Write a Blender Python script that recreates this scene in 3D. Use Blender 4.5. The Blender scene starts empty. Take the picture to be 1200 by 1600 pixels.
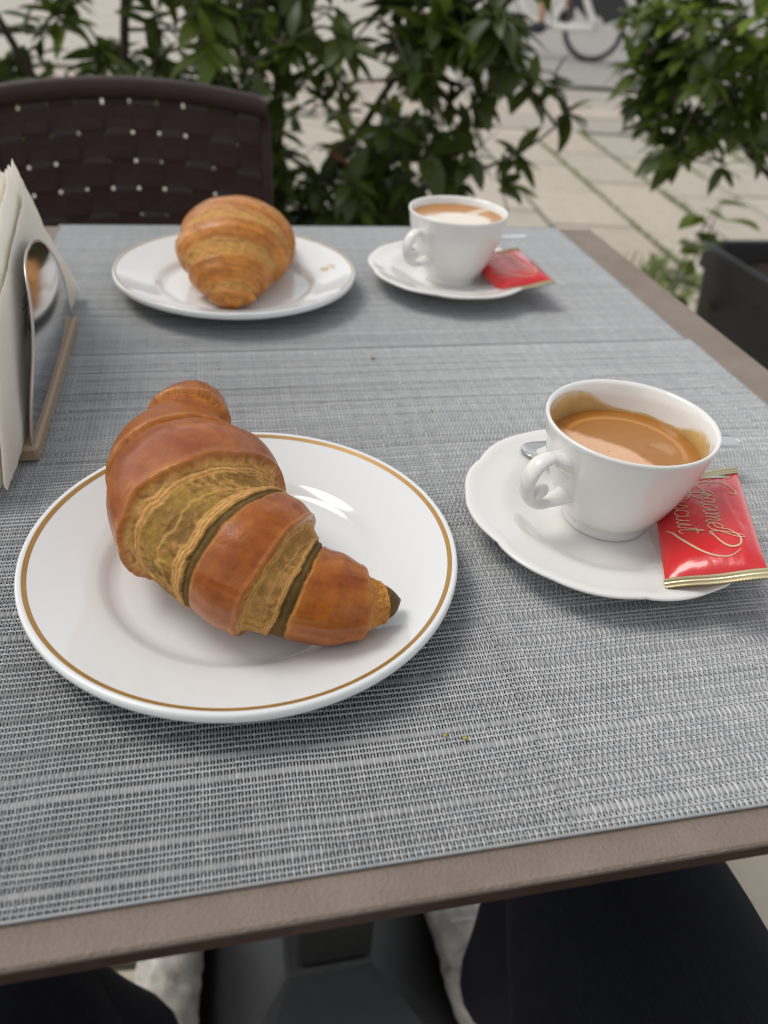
import bpy, math, random
import numpy as np
from mathutils import Matrix, Vector

random.seed(7)
rng = np.random.default_rng(11)
scene = bpy.context.scene
COL = scene.collection

# ------------------------------------------------------------------ camera
CAM = np.array([-0.0615, -0.4656, 1.0004])
CR = np.array([0.9794, -0.1916, 0.0640]); CU = np.array([0.0655, 0.6010, 0.7966]); CW = np.array([0.1911, 0.7760, -0.6012])
cam = bpy.data.cameras.new('camera')
cam.sensor_width = 36.0; cam.lens = 27.0; cam.clip_start = 0.01; cam.clip_end = 400
cam.dof.use_dof = True; cam.dof.focus_distance = 0.350; cam.dof.aperture_fstop = 7.6
co = bpy.data.objects.new('camera', cam); COL.objects.link(co)
co.matrix_world = Matrix(((CR[0], CU[0], -CW[0], CAM[0]), (CR[1], CU[1], -CW[1], CAM[1]), (CR[2], CU[2], -CW[2], CAM[2]), (0, 0, 0, 1)))
scene.camera = co
scene.cycles.filter_width = 1.15

# ------------------------------------------------------------------ sky and sun (overcast)
SUN_EL, SUN_AZ = math.radians(60), math.radians(-64)     # azimuth measured from +y towards +x
world = bpy.data.worlds.new('World'); scene.world = world; world.use_nodes = True
nt = world.node_tree; nt.nodes.clear()
sky = nt.nodes.new('ShaderNodeTexSky'); sky.sky_type = 'NISHITA'; sky.sun_disc = False
sky.sun_elevation = SUN_EL; sky.sun_rotation = SUN_AZ; sky.air_density = 1.0; sky.dust_density = 0.6; sky.ozone_density = 1.0
hsv = nt.nodes.new('ShaderNodeHueSaturation'); hsv.inputs['Saturation'].default_value = 0.12
bg = nt.nodes.new('ShaderNodeBackground'); bg.inputs['Strength'].default_value = 0.148
wo = nt.nodes.new('ShaderNodeOutputWorld')
nt.links.new(sky.outputs[0], hsv.inputs['Color']); nt.links.new(hsv.outputs[0], bg.inputs['Color']); nt.links.new(bg.outputs[0], wo.inputs[0])
sun = bpy.data.lights.new('sun', 'SUN'); sun.energy = 1.0; sun.angle = math.radians(24); sun.color = (1.0, 0.95, 0.88)
so = bpy.data.objects.new('sun', sun); COL.objects.link(so)
sd = Vector((math.sin(SUN_AZ) * math.cos(SUN_EL), math.cos(SUN_AZ) * math.cos(SUN_EL), math.sin(SUN_EL)))
so.rotation_euler = sd.to_track_quat('Z', 'Y').to_euler(); so.location = (-2, 3, 5)
vs = scene.view_settings
vs.view_transform = 'Standard'; vs.look = 'None'; vs.exposure = 0.45; vs.gamma = 1.0; vs.use_curve_mapping = False

# ------------------------------------------------------------------ helpers
def empty(name, loc=(0, 0, 0), rz=0.0):
    o = bpy.data.objects.new(name, None); COL.objects.link(o)
    o.location = loc; o.rotation_euler = (0, 0, rz); o.empty_display_size = 0.02
    return o

def tag(o, label=None, cat=None, group=None, kind=None):
    if label: o['label'] = label
    if cat: o['category'] = cat
    if group: o['group'] = group
    if kind: o['kind'] = kind
    return o

def mesh_data(name, V, F, mat=None, smooth=True, col=None):
    """V (n,3); F an (m,k) array or a list of lists; col (n,3) linear vertex colour."""
    me = bpy.data.meshes.new(name)
    V = np.asarray(V, dtype=np.float32)
    if isinstance(F, np.ndarray):
        m, k = F.shape
        me.vertices.add(len(V)); me.vertices.foreach_set('co', V.ravel())
        me.loops.add(m * k); me.loops.foreach_set('vertex_index', F.astype(np.int32).ravel())
        me.polygons.add(m)
        me.polygons.foreach_set('loop_start', np.arange(0, m * k, k, dtype=np.int32))
        me.update(calc_edges=True); me.validate()
    else:
        me.from_pydata(V.tolist(), [], F); me.update()
    me.polygons.foreach_set('use_smooth', np.full(len(me.polygons), smooth, dtype=bool))
    if col is not None:
        a = me.color_attributes.new('Col', 'FLOAT_COLOR', 'POINT')
        c4 = np.ones((len(V), 4), dtype=np.float32); c4[:, :3] = col
        a.data.foreach_set('color', c4.ravel())
    if mat: me.materials.append(mat)
    return me

def obj(name, V, F, mat=None, parent=None, smooth=True, col=None, world=False):
    """One mesh object. With world=True the vertices are in world space and are moved into the (unrotated) parent."""
    V = np.asarray(V, dtype=float)
    if world and parent is not None: V = V - np.array(parent.location)
    o = bpy.data.objects.new(name, mesh_data(name, V, F, mat, smooth, col)); COL.objects.link(o)
    if parent is not None: o.parent = parent
    return o

def grid_faces(nu, nv, cu=False, cv=False):
    i = np.arange(nu if cu else nu - 1); j = np.arange(nv if cv else nv - 1)
    I, J = np.meshgrid(i, j, indexing='ij'); I2, J2 = (I + 1) % nu, (J + 1) % nv
    return np.stack([I * nv + J, I2 * nv + J, I2 * nv + J2, I * nv + J2], -1).reshape(-1, 4)

def catmull(P, n):
    P = np.asarray(P, float); m = len(P); t = np.linspace(0, m - 1, n); i = np.clip(t.astype(int), 0, m - 2); f = (t - i)[:, None]
    p0, p1, p2, p3 = P[np.clip(i - 1, 0, m - 1)], P[i], P[i + 1], P[np.clip(i + 2, 0, m - 1)]
    return .5 * (2 * p1 + (p2 - p0) * f + (2 * p0 - 5 * p1 + 4 * p2 - p3) * f ** 2 + (3 * p1 - p0 - 3 * p2 + p3) * f ** 3)

def frames(P, up=(0, 0, 1)):
    T = np.gradient(P, axis=0); T /= np.linalg.norm(T, axis=1)[:, None] + 1e-12
    up = np.asarray(up, float)
    S = np.cross(T, up); b = np.linalg.norm(S, axis=1) < 1e-4
    S[b] = np.cross(T[b], (0.3, 1, 0.1)); S /= np.linalg.norm(S, axis=1)[:, None]
    N = np.cross(S, T)
    return T, S, N

def tube(P, r, n=10, up=(0, 0, 1), caps=True, asp=1.0):
    """closed tube along P; returns V, F(list). asp = height/width of the section"""
    P = np.asarray(P, float); r = np.broadcast_to(np.asarray(r, float), (len(P),))
    T, S, N = frames(P, up); a = np.linspace(0, 2 * np.pi, n, endpoint=False)
    V = P[:, None] + r[:, None, None] * (np.cos(a)[None, :, None] * S[:, None] + asp * np.sin(a)[None, :, None] * N[:, None])
    F = grid_faces(len(P), n, cv=True)[:, ::-1].tolist()
    if caps:
        F.append(list(range(n))); F.append([(len(P) - 1) * n + k for k in range(n)][::-1])
    return V.reshape(-1, 3), F

class MB:
    """collects pieces of one part into one mesh"""
    def __init__(s): s.V = []; s.F = []; s.n = 0
    def add(s, V, F):
        V = np.asarray(V, float); F = F.tolist() if isinstance(F, np.ndarray) else F
        s.V.append(V); s.F += [[i + s.n for i in f] for f in F]; s.n += len(V); return s
    def box(s, c, d, R=None, ch=0.0):
        V, F = box(d, ch)
        if R is not None: V = V @ np.asarray(R).T
        return s.add(V + np.asarray(c), F)
    def tube(s, P, r, n=8, **k): return s.add(*tube(P, r, n, **k))
    def build(s, name, mat, parent=None, smooth=False, **k): return obj(name, np.concatenate(s.V), s.F, mat, parent, smooth, **k)

def box(d, ch=0.0):
    """box of size d with chamfered edges"""
    x, y, z = np.asarray(d, float) / 2
    if ch <= 0:
        V = np.array([(sx * x, sy * y, sz * z) for sx in (-1, 1) for sy in (-1, 1) for sz in (-1, 1)])
        return V, [[0, 1, 3, 2], [4, 6, 7, 5], [0, 4, 5, 1], [2, 3, 7, 6], [0, 2, 6, 4], [1, 5, 7, 3]]
    L = []
    for zz, ins in ((-z, ch), (-z + ch, 0), (z - ch, 0), (z, ch)):
        a, b, c = x - ins, y - ins, ch
        L.append([(a, -b + c, zz), (a, b - c, zz), (a - c, b, zz), (-a + c, b, zz), (-a, b - c, zz), (-a, -b + c, zz), (-a + c, -b, zz), (a - c, -b, zz)])
    V = np.array(L).reshape(-1, 3); F = grid_faces(4, 8, cv=True)[:, ::-1].tolist()
    F.append(list(range(8))[::-1]); F.append([24 + k for k in range(8)])
    return V, F

def lathe(prof, n=96, rad=None):
    """surface of revolution; rad(theta, r) may change the radius"""
    prof = np.asarray(prof, float); a = np.linspace(0, 2 * np.pi, n, endpoint=False)
    r = np.repeat(prof[:, :1], n, 1)
    if rad is not None: r = rad(a[None, :], r)
    V = np.stack([r * np.cos(a), r * np.sin(a), np.repeat(prof[:, 1:2], n, 1)], -1)
    return V.reshape(-1, 3), grid_faces(len(prof), n, cv=True)

def pxy(X):
    d = np.asarray(X, float) - CAM; z = d @ CW
    return np.stack([600 + 1200 * (d @ CR) / z, 800 - 1200 * (d @ CU) / z, z], -1)

def _h(ix, iy, seed):
    n = (ix.astype(np.int64) * 374761393 + iy.astype(np.int64) * 668265263 + seed * 982451653) & 0x7fffffff
    n = ((n ^ (n >> 13)) * 1274126177) & 0x7fffffff
    return ((n ^ (n >> 16)) & 0xffff) / 65535.0
def vn(x, y, seed=0):
    x, y = np.broadcast_arrays(np.asarray(x, float), np.asarray(y, float))
    ix, iy = np.floor(x), np.floor(y); fx, fy = x - ix, y - iy
    fx = fx * fx * (3 - 2 * fx); fy = fy * fy * (3 - 2 * fy); ix = ix.astype(int); iy = iy.astype(int)
    return (_h(ix, iy, seed) * (1 - fx) + _h(ix + 1, iy, seed) * fx) * (1 - fy) + (_h(ix, iy + 1, seed) * (1 - fx) + _h(ix + 1, iy + 1, seed) * fx) * fy
def fbm(x, y, seed=0, o=4):
    s = 0; a = .5
    for k in range(o): s = s + a * vn(x * 2 ** k, y * 2 ** k, seed + k * 17); a *= .5
    return s
def sst(a, b, x):
    t = np.clip((x - a) / (b - a + 1e-12), 0, 1); return t * t * (3 - 2 * t)

# ------------------------------------------------------------------ materials
def mat(name, color=(.5, .5, .5), rough=.5, metal=0.0, vary=None, scale=20, detail=5, bump=0.0, bscale=None, bdist=.001, attr=False,
        coat=0.0, spec=.5, rnd=None, trans=0.0, sss=0.0, rvary=0.0, stretch=None, coat_rough=.05):
    m = bpy.data.materials.new(name); m.use_nodes = True; t = m.node_tree; b = t.nodes['Principled BSDF']
    b.inputs['Base Color'].default_value = (*color, 1); b.inputs['Roughness'].default_value = rough; b.inputs['Metallic'].default_value = metal
    b.inputs['Coat Weight'].default_value = coat; b.inputs['Coat Roughness'].default_value = coat_rough
    b.inputs['Specular IOR Level'].default_value = spec
    if sss:
        b.inputs['Subsurface Weight'].default_value = sss; b.inputs['Subsurface Radius'].default_value = (.004, .002, .001); b.inputs['Subsurface Scale'].default_value = 1.0
    tc = t.nodes.new('ShaderNodeTexCoord'); src = tc.outputs['Object']
    if stretch is not None:
        mp = t.nodes.new('ShaderNodeMapping'); mp.inputs['Scale'].default_value = stretch; t.links.new(src, mp.inputs[0]); src = mp.outputs[0]
    cur = None
    if attr:
        at = t.nodes.new('ShaderNodeAttribute'); at.attribute_name = 'Col'; cur = at.outputs['Color']
    if rnd is not None:
        oi = t.nodes.new('ShaderNodeObjectInfo'); rp = t.nodes.new('ShaderNodeValToRGB'); rp.color_ramp.interpolation = 'LINEAR'
        el = rp.color_ramp.elements
        for k, c in enumerate(rnd):
            e = el[k] if k < 2 else el.new(1.0)
            e.position = k / (len(rnd) - 1); e.color = (*c, 1)
        t.links.new(oi.outputs['Random'], rp.inputs[0]); cur = rp.outputs[0]
    if vary is not None:
        nz = t.nodes.new('ShaderNodeTexNoise'); nz.inputs['Scale'].default_value = scale; nz.inputs['Detail'].default_value = detail; nz.inputs['Roughness'].default_value = .62
        t.links.new(src, nz.inputs['Vector'])
        mr = t.nodes.new('ShaderNodeMapRange'); mr.inputs[1].default_value = .3; mr.inputs[2].default_value = .7; t.links.new(nz.outputs[0], mr.inputs[0])
        mx = t.nodes.new('ShaderNodeMix'); mx.data_type = 'RGBA'
        t.links.new(mr.outputs[0], mx.inputs['Factor'])
        if cur is None:
            mx.inputs['A'].default_value = (*color, 1); mx.inputs['B'].default_value = (*vary, 1)
        else:
            mx.blend_type = 'MULTIPLY'; t.links.new(cur, mx.inputs['A']); mx.inputs['B'].default_value = (*vary, 1)
        cur = mx.outputs['Result']
        if rvary:
            mr2 = t.nodes.new('ShaderNodeMapRange'); mr2.inputs[3].default_value = rough - rvary; mr2.inputs[4].default_value = rough + rvary
            t.links.new(nz.outputs[0], mr2.inputs[0]); t.links.new(mr2.outputs[0], b.inputs['Roughness'])
    if cur is not None: t.links.new(cur, b.inputs['Base Color'])
    if bump:
        n2 = t.nodes.new('ShaderNodeTexNoise'); n2.inputs['Scale'].default_value = bscale or scale * 3; n2.inputs['Detail'].default_value = 6; n2.inputs['Roughness'].default_value = .6
        t.links.new(src, n2.inputs['Vector'])
        bp = t.nodes.new('ShaderNodeBump'); bp.inputs['Strength'].default_value = bump; bp.inputs['Distance'].default_value = bdist
        t.links.new(n2.outputs[0], bp.inputs['Height']); t.links.new(bp.outputs[0], b.inputs['Normal'])
    return m

M = dict(
    porcelain=mat('porcelain', (.765, .775, .765), .1, vary=(.75, .76, .75), scale=8, coat=.15, coat_rough=.03, bump=.02, bscale=40),
    cup_porcelain=mat('cup_porcelain', (.77, .757, .72), .1, vary=(.75, .737, .70), scale=8, coat=.3, coat_rough=.03, bump=.02, bscale=40),
    gold_line=mat('gold_line', (.42, .235, .055), .35, metal=.25, vary=(.36, .19, .04), scale=60),
    emblem_gold=mat('emblem_gold', (.60, .40, .10), .4),
    vinyl=mat('vinyl_strand', rough=.42, attr=True, vary=(.78, .80, .82), scale=160, spec=.45),
    laminate=mat('slate_laminate', (.275, .215, .172), .5, vary=(.205, .156, .122), scale=26, detail=9, bump=.8, bscale=620, bdist=.0018, rvary=.1),
    laminate_edge=mat('laminate_edge', (.095, .052, .036), .5, vary=(.06, .032, .022), scale=60, bump=.3, bscale=200),
    black_metal=mat('black_metal', (.010, .0105, .0115), .5, vary=(.016, .0165, .018), scale=30, bump=.1, bscale=300),
    crust=mat('crust', rough=.30, attr=True, vary=(.68, .56, .44), scale=190, detail=12, bump=.28, bscale=900, bdist=.0006, coat=.12, coat_rough=.16, spec=.32, rvary=.08),
    flaky=mat('flaky_pastry', rough=.62, attr=True, vary=(.66, .58, .46), scale=330, detail=9, bump=.8, bscale=650, bdist=.0009, spec=.2),
    steel=mat('steel', (.62, .62, .63), .13, metal=1.0, vary=(.56, .56, .57), scale=30),
    spoon_steel=mat('spoon_steel', (.78, .77, .75), .26, metal=1.0, vary=(.72, .71, .69), scale=30),
    brushed=mat('brushed_edge', (.50, .45, .40), .35, metal=1.0, vary=(.42, .37, .32), scale=40),
    tan_wood=mat('tan_wood', (.42, .32, .22), .5, vary=(.34, .25, .165), scale=22, stretch=(1, .1, 1), bump=.15),
    paper=mat('napkin_paper', (.95, .92, .86), .9, vary=(.92, .89, .82), scale=30, bump=.5, bscale=420, bdist=.0006, spec=.1),
    coffee=mat('coffee', rough=.05, attr=True, vary=(.93, .90, .85), scale=170, spec=.35, coat=0.0),
    stain=mat('crema_stain', rough=.3, attr=True, vary=(.86, .82, .72), scale=90, coat=.2),
    foil=mat('red_foil', (.66, .010, .014), .25, vary=(.58, .006, .010), scale=12, coat=.6, coat_rough=.05, bump=.25, bscale=60, bdist=.002),
    gold_foil=mat('gold_foil', (.62, .55, .36), .28, metal=.85, vary=(.52, .44, .26), scale=60),
    print_gold=mat('print_gold', (.62, .45, .28), .4),
    print_white=mat('print_white', (.75, .75, .72), .4), print_green=mat('print_green', (.02, .2, .05), .4), print_red=mat('print_red', (.5, .02, .02), .4),
    chair=mat('chair_plastic', (.034, .0185, .017), .42, vary=(.044, .024, .022), scale=40, spec=.25, bump=.15, bscale=250),
    bark=mat('bark', (.035, .024, .016), .8, vary=(.06, .045, .03), scale=60, bump=.5, bscale=120),
    twig=mat('twig', (.05, .055, .028), .7, vary=(.07, .055, .03), scale=50),
    soil=mat('soil', (.03, .017, .012), .95, vary=(.05, .03, .02), scale=60, bump=.8, bscale=90, bdist=.01),
    planter=mat('planter_plastic', (.010, .0095, .009), .55, vary=(.015, .014, .013), scale=20, bump=.2, bscale=300),
    stone=mat('paving_stone', rough=.75, rnd=((.45, .41, .335), (.49, .43, .35), (.41, .38, .315), (.52, .465, .385), (.47, .40, .325)), vary=(.80, .79, .76), scale=6, detail=9, bump=.35, bscale=40, bdist=.006),
    kerb_stone=mat('kerb_stone', rough=.75, rnd=((.49, .39, .325), (.43, .385, .33), (.38, .345, .30)), vary=(.82, .8, .78), scale=5, detail=9, bump=.3, bscale=40, bdist=.006),
    joint=mat('joint_earth', (.12, .105, .075), .95, vary=(.075, .10, .045), scale=1.6, bump=.6, bscale=40, bdist=.01),
    plaza=mat('plaza_stone', (.46, .415, .35), .8, vary=(.38, .345, .30), scale=1.6, detail=9, bump=.3, bscale=30, bdist=.006),
    road=mat('road_stone', (.31, .29, .265), .8, vary=(.26, .245, .225), scale=1.3, detail=9, bump=.3, bscale=30, bdist=.006),
    grass=mat('grass', (.17, .24, .06), .6, vary=(.22, .28, .10), scale=9),
    trouser=mat('navy_trousers', (.0075, .008, .013), .9, vary=(.012, .0125, .019), scale=700, stretch=(1, .12, .12), bump=.5, bscale=900, bdist=.0008, spec=.2),
    shirt=mat('shirt', (.08, .085, .10), .9), skin=mat('skin', (.44, .25, .17), .5, sss=.05), hair=mat('hair', (.03, .02, .014), .6),
    sneaker=mat('sneaker_leather', (.56, .53, .48), .6, vary=(.26, .235, .20), scale=34, bump=.6, bscale=60, bdist=.004),  # darker noise tone is painted shade for the creases
    sole=mat('sole', (.55, .53, .5), .7), shoe_dark=mat('dark_shoe', (.03, .03, .035), .6),
    bike_white=mat('white_paint', (.78, .75, .68), .3, coat=.5), tyre=mat('tyre', (.025, .023, .022), .8), alloy=mat('alloy', (.5, .5, .5), .35, metal=1.0),
    bike_black=mat('bike_black', (.025, .025, .027), .5), sign_blue=mat('sign_blue', (.05, .22, .5), .4), sign_red=mat('sign_red', (.5, .03, .03), .4),
    mat_back=mat('mat_backing', (.018, .019, .020), .9, vary=(.026, .027, .028), scale=60),
    crumb=mat('crumb', (.45, .24, .08), .7), crumb_green=mat('crumb_green', (.42, .33, .05), .7),
    petal=mat('petal', (.6, .22, .2), .6), dead_leaf=mat('dead_leaf', (.12, .045, .018), .8),
)
def translucent(m, w, tint=1.0):
    """thin sheet: part of the light comes through"""
    t = m.node_tree; b = t.nodes['Principled BSDF']; out = t.nodes['Material Output']; tr = t.nodes.new('ShaderNodeBsdfTranslucent'); mx = t.nodes.new('ShaderNodeMixShader'); mx.inputs[0].default_value = w
    if b.inputs['Base Color'].links: t.links.new(b.inputs['Base Color'].links[0].from_socket, tr.inputs['Color'])
    else: tr.inputs['Color'].default_value = b.inputs['Base Color'].default_value
    t.links.new(b.outputs[0], mx.inputs[1]); t.links.new(tr.outputs[0], mx.inputs[2]); t.links.new(mx.outputs[0], out.inputs[0]); return m
translucent(M['paper'], .40)
def leaf_mat(name, c1, c2, rough=.36):
    return translucent(mat(name, c1, rough, vary=c2, scale=14, detail=3, bump=.12, bscale=60, spec=.45), .5)
LEAF = [leaf_mat('leaf_dark', (.058, .084, .017), (.090, .120, .026)), leaf_mat('leaf_mid', (.108, .152, .024), (.145, .192, .034)), leaf_mat('leaf_young', (.20, .28, .030), (.26, .345, .05))]

# ================================================================== SETTING: ground, pavement, road
g = obj('ground', [(-150, -60, -.03), (150, -60, -.03), (150, 250, -.03), (-150, 250, -.03)], [[0, 1, 2, 3]], M['joint'], smooth=False); tag(g, kind='structure')
g = obj('square', [(-120, 6.92, .000), (120, 6.92, .000), (120, 200, .000), (-120, 200, .000)], [[0, 1, 2, 3]], M['plaza'], smooth=False); tag(g, kind='structure')
g = obj('road', [(2.15, 7.05, .004), (9.5, 6.3, .004), (90, 14, .004), (90, 60, .004), (14, 42, .004)], [[0, 1, 2, 3, 4]], M['road'], smooth=False); tag(g, kind='structure')
pv = obj('pavement', [(-4, -2, -.016), (7, -2, -.016), (7, 6.915, -.016), (-4, 6.915, -.016)], [[0, 1, 2, 3]], M['joint'], smooth=False); tag(pv, kind='structure')
sV, sF = box((1, 1, .05), .0); sV, sF = box((1.0, 1.0, 1.0), .012)
stone_me = mesh_data('paving_stone', sV, sF, M['stone'], smooth=False)
kerb_me = mesh_data('kerb_stone', sV, sF, M['kerb_stone'], smooth=False)
def in_view(x, y, mrg=260):
    p = pxy((x, y, 0.0)); return p[2] > .3 and -mrg < p[0] < 1200 + mrg and -mrg < p[1] < 1600 + mrg
def stone(me, name, x, y, w, l, rz):
    o = bpy.data.objects.new(name, me); COL.objects.link(o); o.parent = pv
    o.location = (x, y, -.0185 + random.uniform(-.0025, .0025)); o.scale = (w, l, .04)
    o.rotation_euler = (random.uniform(-.003, .003), random.uniform(-.003, .003), rz)
GA = -0.098                                    # the courses run slightly aslant of the table
ca, sa = math.cos(GA), math.sin(GA)
us = [1.905]; 
for w in (.40, .47, .38, .43, .40, .46, .41, .44, .39): us.append(us[-1] + w)
wl = (.372, .41, .44, .40, .46, .38, .42, .45, .39, .41, .43, .4)
for w in wl: us.insert(0, us[0] - w)
joints = []
def uv2xy(u, v): return ca * u - sa * v + .40, sa * u + ca * v + .08
nst = 0
for a, b in zip(us[:-1], us[1:]):
    a -= .38; b -= .38
    v = -1.2 + random.uniform(-.6, 0)
    while v < 4.95:
        l = random.choice((.62, .68, .74, .58, .82)); v1 = min(v + l, 5.0 + .0 * a)
        if v1 - v > .12:
            x, y = uv2xy((a + b) / 2, (v + v1) / 2)
            if in_view(x, y) or any(in_view(*uv2xy(uu, vv), 60) for uu in (a, b) for vv in (v, v1)):
                stone(stone_me, 'paving_stone', x, y, (b - a) - .026, (v1 - v) - .013, GA); nst += 1
                joints.append((b, v, v1, a))
        v = v1
vb = [5.02, 5.52, 6.0, 6.42, 6.85]
for k in range(4):
    u = -4.4 + random.uniform(0, .8)
    while u < 6.5:
        l = random.uniform(.95, 1.5); x, y = uv2xy(u + l / 2 - .4, (vb[k] + vb[k + 1]) / 2)
        if in_view(x, y, 300) and y < 6.7: stone(kerb_me if k != 1 else stone_me, 'kerb_stone' if k != 1 else 'paving_stone', x, y, l - .014, vb[k + 1] - vb[k] - .014, GA)
        u += l
# grass and moss in the joints
gb = MB()
def tuft(x, y, n, h, sp):
    for _ in range(n):
        a = random.uniform(0, 6.28); r = random.uniform(0, sp); bx, by = x + r * math.cos(a) * .5, y + r * math.sin(a)
        hh = h * random.uniform(.4, 1); lean = random.uniform(.2, .9) * hh; d = random.uniform(0, 6.28); w = .0022
        dx, dy = math.cos(d), math.sin(d)
        gb.add([(bx - dy * w, by + dx * w, -.015), (bx + dy * w, by - dx * w, -.015), (bx + dx * lean * .4, by + dy * lean * .4, hh * .7), (bx + dx * lean, by + dy * lean, hh)], [[0, 1, 2], [0, 2, 3], [1, 3, 2]])
for (b, v, v1, a) in joints:
    n = int((v1 - v) / .035)
    for k in range(n):
        vv = v + (k + random.random()) * .035; x, y = uv2xy(b, vv)
        d = float(vn(b * 9.1, vv * 2.2, 3))
        if d > .47 and in_view(x, y, 20): tuft(x, y, 3 if d < .62 else 7, .022 + .02 * (d - .4), .014)
gr = gb.build('grass', M['grass']); tag(gr, 'short green grass and moss growing in the paving joints', 'grass', kind='stuff')

# ================================================================== TABLE
TZ = .75
tb = empty('cafe_table', (0, 0, 0)); tag(tb, 'square brown slate-look cafe table with black pedestal base', 'table')
tm = MB(); tV, tF = box((.70, .70, .0034), .0009); tm.add(tV + np.array([0, 0, TZ - .0017]), tF)
# finer upper sheet so that the edge is slightly chipped
n = 141; xs = np.linspace(-.35, .35, n)
tm.build('tabletop', M['laminate'], tb)
em = MB(); em.box((0, 0, TZ - .0078), (.698, .698, .0088), ch=.0012); em.build('tabletop_core', M['laminate_edge'], tb)
cm_ = MB(); cm_.box((.013, -.065, .42), (.080, .080, .62), ch=.004); cm_.build('pedestal_column', M['black_metal'], tb)
cm_ = MB(); cm_.box((.0, -.02, TZ - .0195), (.36, .36, .014), ch=.003); cm_.build('mounting_plate', M['black_metal'], tb)
L = []
for z, h, c in ((0.0, .150, .045), (.022, .150, .045), (.03, .145, .043), (.112, .047, .006), (.118, .043, .004)):
    L.append([(h, -h + c), (h, h - c), (h - c * .3, h - c * .3), (h - c, h), (-h + c, h), (-h + c * .3, h - c * .3), (-h, h - c), (-h, -h + c), (-h + c * .3, -h + c * .3), (-h + c, -h), (h - c, -h), (h - c * .3, -h + c * .3)])
    L[-1] = [(x + .006, y - .065, z) for x, y in L[-1]]
Fb = grid_faces(5, 12, cv=True)[:, ::-1].tolist() + [[48 + k for k in range(12)], list(range(12))[::-1]]
obj('pedestal_base', np.array(L).reshape(-1, 3), Fb, M['black_metal'], tb, smooth=False)

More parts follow.
